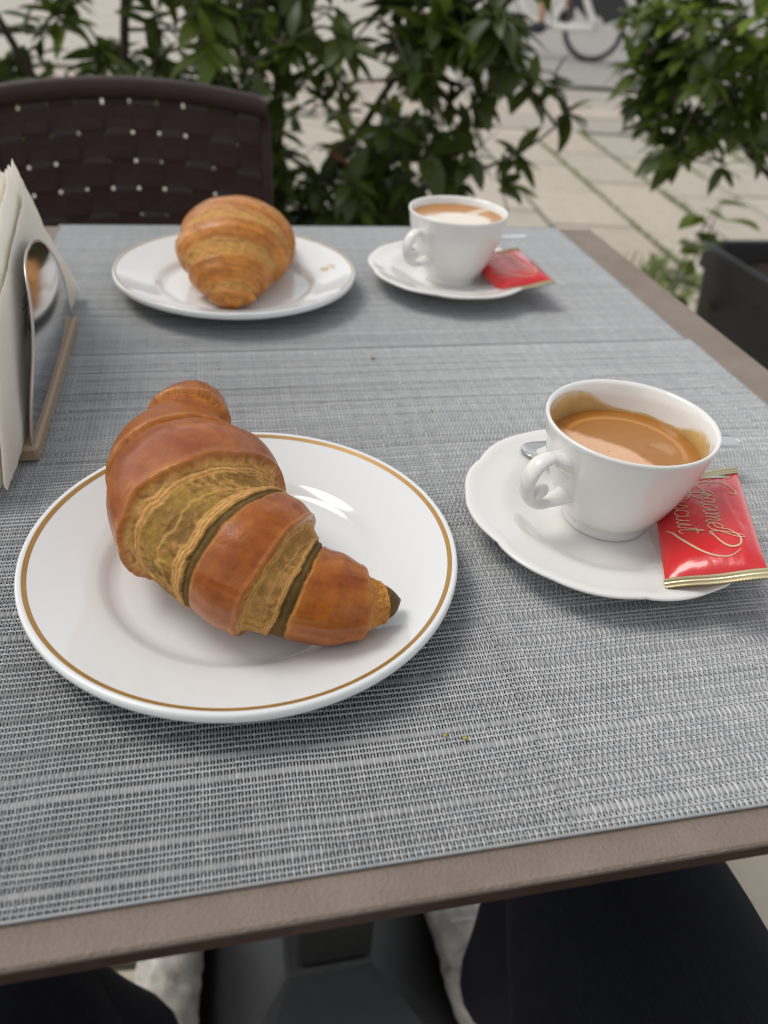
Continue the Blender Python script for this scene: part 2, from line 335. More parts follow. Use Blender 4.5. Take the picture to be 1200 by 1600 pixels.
# ================================================================== PLACEMATS: real plain weave with slubs
def placemat(name, x0, x1, y0, y1, zm, ns, nr, seed, hi, label, blue=0.0):
    r = np.random.default_rng(seed)
    th = empty(name, ((x0 + x1) / 2, (y0 + y1) / 2, TZ)); tag(th, label, 'placemat', 'woven grey placemats')
    xi = np.linspace(x0 + .0012, x1 - .0012, ns); X01 = (xi - x0) / (x1 - x0)
    H = np.ones((nr, ns)) * (.85 + .3 * r.random((nr, 1)))
    slub = np.zeros((nr, ns)); j = 2
    while j < nr - 3:
        k = r.integers(1, 4)
        for _ in range(k):
            c = r.random() * 1.3 - .15; wd = .12 + .30 * r.random(); e = .012 + .03 * r.random()
            slub[j] = np.maximum(slub[j], sst(c - wd - e, c - wd + e, X01) * (1 - sst(c + wd - e, c + wd + e, X01)) * (.55 + .6 * r.random()))
        j += r.integers(3, 7)
    H = H + .85 * slub
    ker = np.array([.1, .15, .25, 0, .25, .15, .1]); H = np.maximum(H - .55 * np.stack([np.convolve(slub[:, q], ker, 'same') for q in range(ns)], 1), .72)
    H += .03 * (fbm(X01[None] * 6, np.arange(nr)[:, None] * .35, seed) - .5)
    cum = np.cumsum(H, 0) - H / 2; tot = H.sum(0)
    Y = y0 + .0012 + cum / tot * (y1 - y0 - .0024); unit = (y1 - y0) / tot[None, :]
    Wd = .00080 + np.maximum(slub - .12, 0) * unit * .80
    flip = np.cumsum(r.random(ns) < .018); par = (np.arange(ns)[None, :] + np.arange(nr)[:, None] + flip[None, :]) % 2   # 1 = strand on top
    a = .00050
    Z = np.where(par == 1, a, -a)
    base = np.array([.985, .99, .99]) * (.76 if hi else .67)
    # ---- warp strands
    xw = xi + (r.random(ns) - .5) * .00016
    tint = (.74 + .20 * r.random(ns)) * np.where(np.arange(ns) % 2 == 0, 1.0, .80)
    if hi:
        Yw = np.stack([Y - Wd * .5 - .00022, Y, Y + Wd * .5 + .00022], 1); Zw = np.stack([Z * .86, Z * 1.05, Z * .86], 1)
        Yw = Yw.reshape(nr * 3, ns); Zw = Zw.reshape(nr * 3, ns)
    else: Yw, Zw = Y, Z
    Yw = np.concatenate([np.full((1, ns), y0), Yw, np.full((1, ns), y1)]); Zw = np.concatenate([np.full((1, ns), -.0002), Zw, np.full((1, ns), -.0002)])
    m = len(Yw); hw = .00035 * (x1 - x0) / ns / .00142
    V = np.zeros((ns, m, 3, 3))
    V[..., 0] = xw[:, None, None] + np.array([-hw, 0, hw])[None, None]
    V[..., 0] += (.00009 * (fbm(Yw.T * 60, np.arange(ns)[:, None] * .21, seed + 5) - .5))[..., None] * 2
    V[..., 1] = Yw.T[:, :, None]; V[..., 2] = zm + Zw.T[:, :, None] + np.array([-.00085, .00018, -.00085])[None, None]
    f = grid_faces(m, 3); F = (np.arange(ns)[:, None, None] * (m * 3) + f[None]).reshape(-1, 4)[:, ::-1]
    c = np.repeat(tint[:, None], m * 3, 1).reshape(-1, 1) * base
    o = obj('warp_strand', V.reshape(-1, 3), F, M['vinyl'], th, True, c, world=True); tag(o, kind='stuff')
    # ---- weft threads and ribbons
    VV, FF, CC, nn = [], [], [], 0
    sub = 2 if hi else 1
    xf = np.linspace(0, ns - 1, (ns - 1) * sub + 1); i0 = np.clip(xf.astype(int), 0, ns - 2); ft = xf - i0
    for j in range(nr):
        yy = Y[j, i0] * (1 - ft) + Y[j, i0 + 1] * ft; ww = Wd[j, i0] * (1 - ft) + Wd[j, i0 + 1] * ft; zz = -(Z[j, i0] * (1 - ft) + Z[j, i0 + 1] * ft) * .62
        xx = xi[i0] * (1 - ft) + xi[i0 + 1] * ft
        big = slub[j].max() > .3 and hi
        if big: s = np.linspace(-.5, .5, 9); dz = np.where(np.arange(9) % 2 == 0, -.00042, .0001); dz[[0, 8]] = -.0008
        else: s = np.array([-.5, 0, .5]); dz = np.array([-.00055, .00016, -.00055])
        q = len(s); v = np.zeros((len(xx), q, 3))
        v[..., 0] = xx[:, None]; v[..., 1] = yy[:, None] + s * ww[:, None]; v[..., 2] = zm + zz[:, None] + dz
        VV.append(v.reshape(-1, 3)); FF.append(grid_faces(len(xx), q) + nn); nn += v.shape[0] * q
        t = (.46 if big else .66) + .18 * r.random(); CC.append(np.tile(base * t, (v.shape[0] * q, 1)))
    o = obj('weft_thread', np.concatenate(VV), np.concatenate(FF), M['vinyl'], th, True, np.concatenate(CC), world=True); tag(o, kind='stuff')
    obj('backing', [(x0 + .001, y0 + .001, TZ + .0003), (x1 - .001, y0 + .001, TZ + .0003), (x1 - .001, y1 - .001, TZ + .0003), (x0 + .001, y1 - .001, TZ + .0003)], [[0, 1, 2, 3]], M['mat_back'], th, False, world=True)  # dark sheet added under the weave: shade of the gaps as a colour
    # ---- bound edge: a thin cord with the strand ends turned over it
    hb = MB()
    for (p, q) in (((x0, y0), (x1, y0)), ((x1, y0), (x1, y1)), ((x1, y1), (x0, y1)), ((x0, y1), (x0, y0))):
        t = np.linspace(0, 1, 2 * ns)[:, None]; P = np.array([[*p, zm - .0001]]) * (1 - t) + np.array([[*q, zm - .0001]]) * t
        rr = .00044 + .00032 * (np.arange(2 * ns) % 2); V, F = tube(P, rr, 6); hb.add(V, F)
    V = np.concatenate(hb.V); o = obj('bound_edge', V, hb.F, M['vinyl'], th, True, np.tile(base * .52, (len(V), 1)), world=True)
    return th
placemat('placemat', -.214, .3125, -.3365, .0585, TZ + .0014, 432, 140, 3, True, 'grey woven placemat under the near plate and near coffee cup, at the front table edge')
bm_ = placemat('placemat', -.2107, .309,   .0592, .3495, TZ + .0013, 410, 100, 9, False, 'grey woven placemat under the far plate and far cup, along the back table edge', blue=.02)
MZ = TZ + .0020     # top of the front mat
MZ2 = TZ + .0019    # top of the back mat

# ================================================================== PLATES
PR = .0975
plate_prof = [(0, .0045), (.030, .0043), (.056, .0042), (.0595, .0046), (.0625, .0064), (.0650, .0086), (.0675, .0096), (.074, .0112), (.084, .0145), (.0925, .0180), (.0962, .0196), (.0974, .0200), (.0982, .0194), (.0986, .0182), (.0986, .0166), (.0980, .0152), (.0968, .0144), (.088, .0112), (.078, .0090), (.070, .0066), (.064, .0036), (.060, .0010), (.0585, 0.0), (.0565, 0.0), (.0555, .0014), (.050, .0018), (0, .0018)]
def plate(loc, label, gold_r):
    t = empty('plate', loc); tag(t, label, 'plate', 'white plates with a gold line')
    V, F = lathe(plate_prof, 144); obj('dish', V, F[:, ::-1], M['porcelain'], t)
    a, b = gold_r
    zf = lambda r: np.interp(r, [.0925, .0962, .0974, .0982], [.0180, .0196, .0200, .0194])
    rr = np.linspace(a, b, 4); V, F = lathe([(r, zf(r) + .00012) for r in rr], 144)
    obj('gold_line', V, F[:, ::-1], M['gold_line'], t)
    return t
plate((-.0574, -.1866, MZ), 'white gold-lined plate under the brown and green croissant', (.0938, .0958))
fp = plate((-.0463, .1754, MZ2), 'white gold-lined plate with small gold emblem under the golden croissant', (.0957, .0968))
def plate_z(r): return np.interp(r, [p[0] for p in plate_prof[:12]], [p[1] for p in plate_prof[:12]])
# small gold emblem painted on the far plate's rim
strokes = [[(-.9, -1), (-.5, -.4), (-.1, .1), (.2, .5), (.0, .9), (.4, 1.1)], [(-.1, .1), (.5, -.2), (.9, .1), (1.1, .6)], [(.2, .5), (.7, .55), (1.0, 1.0)], [(-.5, -.4), (-1.0, -.2), (-1.2, .3)], [(-.2, -.6), (.2, -.9), (.6, -.8)], [(-.6, .6), (-.3, .9), (-.1, .5)]]
eb = MB()
for s in strokes:
    p = catmull(s, 14) * .0052; ang = math.atan2(.1889 - .1754, .0308 + .0463)
    R = np.array([[math.cos(ang + 2.2), -math.sin(ang + 2.2)], [math.sin(ang + 2.2), math.cos(ang + 2.2)]]); p = p @ R.T + np.array([.0785, .0142])
    d = np.gradient(p, axis=0); d /= np.linalg.norm(d, axis=1)[:, None]; nrm = np.stack([-d[:, 1], d[:, 0]], 1); w = .00055
    q = np.stack([p - nrm * w, p + nrm * w], 1).reshape(-1, 2); z = plate_z(np.hypot(q[:, 0], q[:, 1])) + .0002
    eb.add(np.column_stack([q, z]), grid_faces(len(p), 2))
eb.build('emblem', M['emblem_gold'], fp)

# ================================================================== CROISSANTS
def pastry(root, st, ky, bands, NU, NV, plate_c, plate_z0, seed, colour, relief, squash=0.0):
    """st: stations (x,y,z,r); bands [(u0,u1,kind,name)] in station units"""
    st = np.asarray(st, float); n = len(st)
    S = catmull(st, NU); U = np.linspace(0, n - 1, NU)
    P, R = S[:, :3], np.maximum(S[:, 3], .0004)
    P = P.copy()
    for _ in range(30): P[1:-1] = .25 * P[:-2] + .5 * P[1:-1] + .25 * P[2:]
    T, Sd, Nn = frames(P)
    T = T.copy()
    for _ in range(1500): T[1:-1] = (T[:-2] + 2 * T[1:-1] + T[2:]) / 4
    Sd = np.cross(T, (0, 0, 1.0)); Sd /= np.linalg.norm(Sd, axis=1)[:, None]; Nn = np.cross(Sd, T)
    v = np.linspace(0, 2 * np.pi, NV, endpoint=False); UU, VV = np.meshgrid(U, v, indexing='ij')
    cx, cy = np.cos(v)[None], np.sin(v)[None]
    wob = lambda k, s=1.0: .10 * s * (fbm(3 + 2.2 * cx + k * 7.3, 3 + 2.2 * cy + k * 3.1, seed + k) - .5) * 2
    zone = np.zeros((NU, NV), int); s01 = np.zeros((NU, NV)); arc = np.concatenate([[0], np.cumsum(np.linalg.norm(np.diff(P, axis=0), axis=1))])
    edge = [np.full((1, NV), -1.0)] + [np.broadcast_to(b[0] + wob(k) * b[4], (1, NV)) for k, b in enumerate(bands) if k > 0] + [np.full((1, NV), n + 1.0)]
    for k in range(len(bands)):
        m_ = (UU >= edge[k]) & (UU < edge[k + 1]); zone[m_] = k
        a = np.maximum(edge[k], 0); b = np.minimum(edge[k + 1], n - 1); s01 = np.where(m_, (UU - a) / (b - a + 1e-9), s01)
    h, c, g_ = relief_colour(zone, s01, UU, VV, cx, cy, np.interp(U, np.arange(NU) / (NU - 1) * (n - 1), arc)[:, None], bands, seed, relief, colour)
    h = np.stack([(h[i - 1] + 2 * h[i] + h[min(i + 1, NU - 1)]) / 4 if 0 < i else h[0] for i in range(NU)])
    # keep relief small where the body is thin
    rr = R[:, None] + h * np.clip(R[:, None] / .012, 0, 1)
    lump = 1 + .05 * (fbm(5 + 1.1 * cx + UU * .35, 5 + 1.1 * cy, seed + 40, 3) - .5)
    rr = rr * lump
    V = P[:, None] + rr[..., None] * (np.cos(v)[None, :, None] * Sd[:, None] + (np.sin(v)[None, :, None] * ky) * Nn[:, None])
    pr = np.hypot(V[..., 0] - plate_c[0], V[..., 1] - plate_c[1]); fl = np.where(pr < .098, plate_z0 + plate_z(pr), -1) + .0002
    V[..., 2] = np.maximum(V[..., 2], fl)
    F = grid_faces(NU, NV, cv=True); fz = zone.reshape(-1)[F[:, 0]]
    Vf = V.reshape(-1, 3); Cf = c.reshape(-1, 3)
    for k, b in enumerate(bands):
        f = F[fz == k]
        if not len(f): continue
        ids, inv = np.unique(f, return_inverse=True)
        obj(b[3], Vf[ids], inv.reshape(-1, 4), M['crust'] if b[2] in ('crust',) else M['flaky'], root, True, Cf[ids], world=True)
    return V

def relief_colour(zone, s, UU, VV, cx, cy, A, bands, seed, relief, pal):
    h = np.zeros(zone.shape); c = np.zeros(zone.shape + (3,)); g_ = 0
    vc = 4 * cx, 4 * cy
    for k, b in enumerate(bands):
        m_ = zone == k; kind = b[2]
        ed = np.minimum(s, 1 - s)
        nz = fbm(A * 90 + 20 + 2 * cx, 9 + 2 * cy + VV * 0, seed + k); n2 = fbm(A * 500 + 2 * cx, 30 + 9 * cy + 9 * cx, seed + 3 + k)
        if kind == 'crust':
            lip = sst(0, .10, s) * sst(0, .10, 1 - s)
            hh = -.0014 + .0030 * sst(-.02, .55, s) + .0006 * sst(.86, .97, s) - .0012 * sst(.975, 1.0, s) - .0010 * (1 - sst(0, .03, s)) + .0008 * (fbm(6 * cx + A * 40, 6 * cy, seed + 9) - .5) + .0010 * (fbm(2.5 * cx + A * 22, 2.5 * cy, seed + 19) - .5)
            t = np.clip(.5 + 1.5 * (fbm(A * 60 + 3 * cx, 3 * cy + 4, seed + 60 + k) - .5), 0, 1)[..., None]
            col = np.array(pal['crust_a']) * (1 - t) + np.array(pal['crust_b']) * t
            stv = pal.get('streak', .12); q_ = fbm(A * 650 + .9 * cx, 1.3 * cx + 2 * cy + 3, seed + 71, 3); col = col * (1 + stv * 2 * (q_[..., None] - .5)); hh = hh + .0007 * stv * (q_ - .5)
            if k in pal.get('collar', ()): hh = hh + .0022 * sst(0, .12, s)
            e = (np.exp(-s / .05) * pal.get('e0', 1) + np.exp(-(1 - s) / .045))[..., None] * (.4 + .9 * nz[..., None])
            col = col + (np.array(pal['edge']) - col) * np.clip(e * .8, 0, .9)
        elif kind == 'flaky':
            wv = (fbm(3.2 * cx + 4, 3.2 * cy + A * 20, seed + 21 + k, 3) - .5) * 2
            w = s * b[5] + 1.3 * wv
            ridge = 1 - np.abs((w % 1) - .5) * 2
            em_ = np.clip((1 - sst(.12, .22, s + .12 * wv)) + sst(.78, .88, s + .10 * wv), 0, 1)      # laminated edges
            dg = 1 - np.abs(((s * 1.3 + .9 * cx * .5 + .5 * cy + .22 * wv) * 1.1) % 1 - .5) * 2; dl = sst(.90, .985, dg) * (1 - em_)   # a few slanting folds
            sp = .6 * (fbm(A * 330 + 4 * wv, 17 * cx + 27 + 15 * cy, seed + 51, 4) - .5) + .6 * (fbm(A * 700, 40 * cx + 47 + 36 * cy, seed + 57, 3) - .45); bl = fbm(A * 70 + 4 * cx, 5 * cy + 2 * cx, seed + 55, 3) - .5
            hh = -.0024 + .0009 * em_ * ridge ** 1.5 + .0006 * dl + (1 - em_) * (.0022 * sp + .0013 * bl) + .0007 * (n2 - .5) + .0018 * np.exp(-s / .05) + .0009 * np.exp(-(1 - s) / .05)
            line = np.clip(em_ * sst(.45, .95, ridge) + .6 * dl, 0, 1)[..., None]
            body = np.clip(.45 + 2.6 * sp + 2.2 * bl, 0, 1)[..., None]
            ye = sst(.56, .72, fbm(A * 110 + 8, 4 * cx + 4 * cy + 8, seed + 91))[..., None]
            col = np.array(pal['green']) * (1 - body) + np.array(pal['tan']) * body
            col = col + (np.array(pal.get('yellow', pal['tan'])) - col) * .6 * ye
            mid = np.clip(b[6] * (1 - em_), 0, 1)[..., None]
            col = np.array(pal['tan']) * (1 - mid) + col * mid
            dk = (em_ * sst(.55, .95, 1 - ridge))[..., None]
            col = col * (1 - .45 * dk) + (np.array(pal['line']) - col * (1 - .45 * dk)) * line * .85
        else:                                   # filling: dark olive edge of the rolled layer
            hh = -.0036 + .0010 * np.sin(np.pi * s) + .0005 * (n2 - .5) + .0006 * s
            col = np.array(pal['olive']) * (.75 + .6 * nz[..., None]) + np.array(pal['green']) * .25 * sst(.55, .8, fbm(A * 200, 5 * cx + 5 * cy, seed + 77))[..., None]
        if len(b) > 7: hh = hh + b[7]; col = col * np.array([1, .80, .62]) if kind == 'flaky' else col * .8
        h = np.where(m_, hh * relief, h); c = np.where(m_[..., None], col, c)
    return h, np.clip(c, .004, .9), g_

# near croissant: (x, y, z, r)
near_st = [(-.0768, -.0675, .7835, .0012), (-.0775, -.0725, .7835, .0115), (-.0805, -.0880, .7850, .0188), (-.0850, -.1180, .7868, .0236), (-.0872, -.1440, .7900, .0300), (-.0785, -.1712, .7918, .0358), (-.0712, -.1985, .7900, .0350), (-.0590, -.2130, .7888, .0345),
           (-.0520, -.2192, .7861, .0316), (-.0452, -.2250, .7838, .0290), (-.0337, -.2318, .7795, .0232), (-.0213, -.2350, .7772, .0186), (-.0107, -.2368, .7758, .0138), (-.0010, -.2352, .7736, .0082), (.0058, -.2325, .7715, .0012)]
near_bands = [(0, 2.45, 'crust', 'crust_roll', 1), (2.45, 4.42, 'crust', 'crust_roll', .8), (4.42, 5.74, 'crust', 'crust_roll', .9), (5.74, 6.86, 'flaky', 'flaky_layer', 1.3, 15.0, 1.0), (6.86, 7.04, 'olive', 'filling_edge', .8),
              (7.04, 8.92, 'crust', 'crust_roll', .8), (8.92, 9.60, 'flaky', 'flaky_layer', 1.4, 12.0, .6), (9.60, 9.88, 'olive', 'filling_edge', .8), (9.88, 11.95, 'crust', 'crust_roll', .7), (11.95, 12.92, 'flaky', 'flaky_layer', 1.4, 9.0, .10, .0014), (12.74, 14, 'olive', 'pastry_tip', .6, 0, 0, .0020)]
PAL1 = dict(collar=(2,), crust_a=(.29, .064, .006), crust_b=(.47, .150, .016), edge=(.62, .27, .055), green=(.25, .138, .034), tan=(.66, .36, .115), yellow=(.40, .25, .045), line=(.80, .46, .16), olive=(.155, .095, .026))
nc = empty('croissant', (-.0574, -.20, MZ)); tag(nc, 'brown croissant with green filling layers on the near plate', 'croissant')
pastry(nc, near_st, .90, near_bands, 640, 280, (-.0574, -.1866), MZ, 5, PAL1, 1.0)

FK = .72
far_st = [(x, y, .7535 + .94 * FK * r + dz, r) for x, y, r, dz in ((-.0520, .1175, .0015, .004), (-.0520, .1190, .0085, .002), (-.0520, .1240, .0170, .001), (-.0522, .1360, .0255, 0), (-.0508, .1530, .0360, 0), (-.0485, .1720, .0445, 0), (-.0440, .1940, .0485, 0), (-.0360, .2150, .0450, 0),
          (-.0230, .2290, .0350, 0), (-.0120, .2350, .0250, 0), (-.0040, .2360, .0150, 0), (.0000, .2360, .0020, 0))]
far_bands = [(0, 1.9, 'crust', 'crust_roll', .6), (1.9, 2.45, 'flaky', 'flaky_layer', .8, 7, .15), (2.45, 3.55, 'crust', 'crust_roll', .7), (3.55, 4.2, 'flaky', 'flaky_layer', .9, 8, .15), (4.2, 5.0, 'crust', 'crust_roll', .7), (5.0, 5.55, 'flaky', 'flaky_layer', .9, 7, .15),
             (5.55, 6.9, 'crust', 'crust_roll', .8), (6.9, 7.5, 'flaky', 'flaky_layer', .8, 7, .15), (7.5, 11, 'crust', 'crust_roll', .8)]
PAL2 = dict(streak=.5,  crust_a=(.46, .155, .018), crust_b=(.66, .29, .055), edge=(.62, .33, .11), green=(.44, .21, .05), tan=(.66, .36, .11), line=(.66, .38, .14), olive=(.2, .08, .02))
fc = empty('croissant', (-.0463, .18, MZ2)); tag(fc, 'golden flaky plain croissant on the far plate in front of the chair', 'croissant')
pastry(fc, far_st, FK, far_bands, 240, 180, (-.0463, .1754), MZ2, 23, PAL2, 1.5)

# ================================================================== SAUCERS, CUPS, SPOONS
SR = .0735; SK = 1.0
def scal(a, r):
    w = sst(.045, .070, r)
    f = np.abs(np.sin(a * 3)) ** .55 * .028 + .010 * np.abs(np.sin(a * 6 + .4)) - .020
    return SK * r * (1 + w * f)
sauc_prof = [(0, .0060), (.021, .0060), (.0235, .0066), (.026, .0062), (.034, .0070), (.041, .0088), (.0475, .0122), (.052, .0146), (.0550, .0153), (.0580, .0158), (.0645, .0164), (.0680, .0176), (.0712, .0184), (.0730, .0183), (.0737, .0175), (.0732, .0164),
             (.068, .0148), (.058, .0128), (.048, .0086), (.041, .0046), (.0375, .0008), (.036, 0), (.034, 0), (.033, .002), (0, .002)]
sV_, sF_ = lathe(sauc_prof, 192, scal); sauc_me = mesh_data('saucer', sV_, sF_[:, ::-1], M['cup_porcelain'])
def saucer(loc, rz, label):
    o = bpy.data.objects.new('saucer', sauc_me); COL.objects.link(o); o.location = loc; o.rotation_euler = (0, 0, rz)
    return tag(o, label, 'saucer', 'scalloped white saucers')
saucer((.1300, -.1722, MZ), .35, 'scalloped white saucer under the near espresso cup')
saucer((.1414, .1807, MZ2), .1, 'scalloped white saucer under the far cappuccino cup')

RIM = .0681 - .0027 - .0060     # rim height above the saucer's seat
cup_out = [(0, .0018), (.0200, .0016), (.0205, 0), (.0221, 0), (.0226, .0012), (.0222, .0034), (.0225, .0048), (.0248, .0075), (.0280, .0120), (.0315, .0190), (.0346, .0270), (.0372, .0350), (.0393, .0430), (.0408, .0510), (.0417, RIM - .003), (.0423, RIM - .0008), (.0420, RIM + .0004),
           (.0409, RIM + .0003), (.0398, RIM - .0012), (.0388, .0510), (.0374, .0430), (.0353, .0350), (.0327, .0270), (.0295, .0190), (.0256, .0120), (.0215, .0080), (.016, .0056), (0, .0050)]
def cup_ri(z): return np.interp(z, [p[1] for p in cup_out[:17:-1]], [p[0] for p in cup_out[:17:-1]])
def make_cup(loc, rz, label):
    t = empty('coffee_cup', loc, rz); tag(t, label, 'cup', 'white coffee cups')
    V, F = lathe(cup_out, 128); obj('bowl', V, F[:, ::-1], M['cup_porcelain'], t)
    p = catmull([(.0345, 0, .0420), (.0430, 0, .0468), (.0490, 0, .0490), (.0555, 0, .0462), (.0590, 0, .0388), (.0578, 0, .0302), (.0525, 0, .0238), (.0460, 0, .0218), (.0395, 0, .0226), (.0290, 0, .0240)], 60)
    w = np.interp(np.linspace(0, 1, 60), [0, .08, .18, .38, .6, .80, .92, 1], [.0084, .0072, .0043, .0050, .0046, .0036, .0056, .0074])
    V, F = tube(p, w, 18, up=(0, 1, 0), asp=.62)
    # swap: broad across (y), thin in the plane of the loop
    T, S, N = frames(p, (0, 1, 0)); a = np.linspace(0, 2 * np.pi, 18, endpoint=False)
    V = (p[:, None] + (w * .60)[:, None, None] * np.cos(a)[None, :, None] * S[:, None] + w[:, None, None] * np.sin(a)[None, :, None] * N[:, None]).reshape(-1, 3)
    h = MB(); h.add(V, F)
    q = catmull([(.0555, 0, .0270), (.0520, 0, .0298), (.0488, 0, .0304), (.0465, 0, .0290)], 14); V, F = tube(q, np.interp(np.arange(14), [0, 5, 10, 13], [.0036, .0040, .0034, .0012]), 12); h.add(V, F)
    h.build('handle', M['cup_porcelain'], t, smooth=True)
    return t
CZ1, CZ2 = MZ + .0061, MZ2 + .0061
make_cup((.1330, -.1691, CZ1), math.radians(196.7), 'white cup of espresso on the near saucer')
make_cup((.1414, .1807, CZ2), math.radians(212.5), 'white cup of cappuccino on the far saucer')

def drink(name, loc, level, label, cat, colour_fn, stain=None):
    t = empty(name, loc); tag(t, label, cat)
    R0 = float(cup_ri(level)) - .0002; nr, na = 70, 160
    r = np.linspace(0, 1, nr)[:, None]; a = np.linspace(0, 2 * np.pi, na, endpoint=False)[None]
    x, y = r * np.cos(a), r * np.sin(a); z = level + .0007 * r ** 10 + 0 * a
    V = np.stack([x * R0, y * R0, z], -1).reshape(-1, 3)
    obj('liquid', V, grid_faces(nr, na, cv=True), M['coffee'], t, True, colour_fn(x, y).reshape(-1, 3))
    if stain:
        hts = stain(a[0]); m = 16; f = np.linspace(0, 1, m)[:, None]
        zz = level - .0006 + f * hts[None]; rr = cup_ri(zz) - .00025
        V = np.stack([rr * np.cos(a), rr * np.sin(a), zz], -1)
        n_ = fbm(a * 6 + 0 * f, f * 3 + 2, 5)[..., None]; fr = f[..., None]
        tp = sst(.70, 1.0, f + .35 * (fbm(a * 14 + 0 * f, f * 2, 15) - .5))[..., None]
        c = np.array([.36, .165, .036]) * (1 - fr ** .6) + np.array([.66, .47, .20]) * fr ** .6 * (.8 + .4 * n_)
        c = c * (1 - tp * .8) + np.array([.79, .74, .62]) * tp * .8
        obj('crema_film', V.reshape(-1, 3), grid_faces(m, na, cv=True), M['stain'], t, True, c.reshape(-1, 3))
    return t
def esp(x, y):
    r = np.hypot(x, y); n_ = fbm(x * 3 + 5, y * 3 + 5, 8); e = sst(.72, .98, r + .12 * (n_ - .5))
    c = np.array([.40, .175, .040])[None, None] * (1 - e[..., None]) + np.array([.38, .15, .025]) * e[..., None]
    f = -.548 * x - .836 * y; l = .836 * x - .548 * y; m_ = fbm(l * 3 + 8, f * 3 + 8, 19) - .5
    p_ = sst(-.05, .09, f - (.02 + .30 * l + .12 * l * l) + .34 * m_)[..., None] * (1 - .8 * e[..., None]); c = c + (np.array([.80, .50, .32]) - c) * .9 * p_ * (.85 + .3 * n_[..., None])  # sky reflection painted as a paler patch on the near half
    b = sst(.76, .79, r) * (1 - sst(.82, .87, r)) * sst(-.1, .3, -f); c = c + b[..., None] * np.array([.16, .09, .04])  # pale arc at the back: cup wall reflection put into the colour
    for k in range(26):
        bx, by, br = rng.uniform(-.8, .8), rng.uniform(-.8, .8), rng.uniform(.008, .022); c = c * (1 - .35 * (1 - sst(br * .6, br, np.hypot(x - bx, y - by)))[..., None])
    return c
def est(a):
    d = lambda c, w: np.exp(-((np.angle(np.exp(1j * (a - c)))) / w) ** 2)
    return .0030 + .0118 * np.exp(-np.abs(np.angle(np.exp(1j * (a - 2.45))) / .95) ** 5) + .0078 * np.exp(-np.abs(np.angle(np.exp(1j * (a + .22))) / .42) ** 3) + .0016 * (fbm(a * 5, a * 0, 4) - .5)
def cap(x, y):
    n_ = fbm(x * 2.2 + 9, y * 2.2 + 3, 12) - .5; n3 = fbm(x * 7 + 9, y * 7 + 3, 14) - .5
    d = np.hypot((x + .05) / .88, (y + .26) / .72) + .35 * n_ + .1 * n3
    f = 1 - sst(.72, .98, d)
    d2 = np.abs(.55 * (x - .36) - .83 * (y - .25) + .3 * n_); f = np.maximum(f, (1 - sst(.05, .17, d2)) * (x > .05) * .75)
    e = sst(.90, 1.0, np.hypot(x, y)); f = f * (1 - .6 * e)
    return np.array([.48, .21, .04]) * (1 - f[..., None]) + np.array([.80, .72, .60]) * f[..., None]
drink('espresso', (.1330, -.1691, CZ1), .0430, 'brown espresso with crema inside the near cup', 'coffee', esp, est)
drink('cappuccino', (.1414, .1807, CZ2), RIM - .0065, 'cappuccino with white foam and brown crema inside the far cup', 'coffee', cap)

def spoon(tip, end, zt, ze, label, sag=.002):
    tip = np.array([*tip, zt]); end = np.array([*end, ze]); d = end - tip; Ln = np.linalg.norm(d[:2]); t = empty('teaspoon', tuple(tip), math.atan2(d[1], d[0])); tag(t, label, 'spoon', 'steel teaspoons on the saucers')
    k = 44; s = np.linspace(0, 1, k); x = s * Ln
    hw = np.interp(s, [0, .02, .06, .14, .22, .29, .34, .40, .6, .85, .96, .99, 1], [.0012, .0055, .0088, .0108, .0098, .0062, .0034, .0024, .0028, .0048, .0058, .0044, .0014])
    z = np.interp(s, [0, .15, .32, .6, 1], [.0020, .0004, .0032, .0052, ze - zt + .002]); dp = np.interp(s, [0, .04, .14, .26, .33], [.0003, .0022, .0036, .0020, .0])
    m = 9; q = np.linspace(-1, 1, m)
    top = np.stack([np.repeat(x[:, None], m, 1), hw[:, None] * q, z[:, None] - dp[:, None] * (1 - q ** 2) + 0 * q], -1)
    bot = top.copy(); bot[..., 2] -= .0011
    ring = np.concatenate([top, bot[:, ::-1]], 1)
    F = grid_faces(k, 2 * m, cv=True)[:, ::-1].tolist() + [list(range(2 * m)), [(k - 1) * 2 * m + i for i in range(2 * m)][::-1]]
    b = (s[:, None] < .33) & np.ones((1, 2 * m), bool)
    kb = int(.36 * k)
    V = ring.reshape(-1, 3)
    Fa = grid_faces(k, 2 * m, cv=True)[:, ::-1]; fr = Fa[:, 0] // (2 * m)
    f1 = [f for f, r_ in zip(Fa.tolist(), fr) if r_ < kb] + [list(range(2 * m))]; f2 = [f for f, r_ in zip(Fa.tolist(), fr) if r_ >= kb] + [F[-1]]
    def sub(f):
        ids = sorted({i for q_ in f for i in q_}); mp = {i: n_ for n_, i in enumerate(ids)}; return V[ids], [[mp[i] for i in q_] for q_ in f]
    obj('spoon_bowl', *sub(f1), M['spoon_steel'], t); obj('handle', *sub(f2), M['spoon_steel'], t)
spoon((.1010, -.1195), (.2330, -.1290), MZ + .0170, MZ + .0215, 'steel teaspoon behind the espresso cup on the near saucer')
spoon((.1080, .2340), (.2330, .2460), MZ2 + .0170, MZ2 + .0215, 'steel teaspoon behind the cappuccino cup on the far saucer')

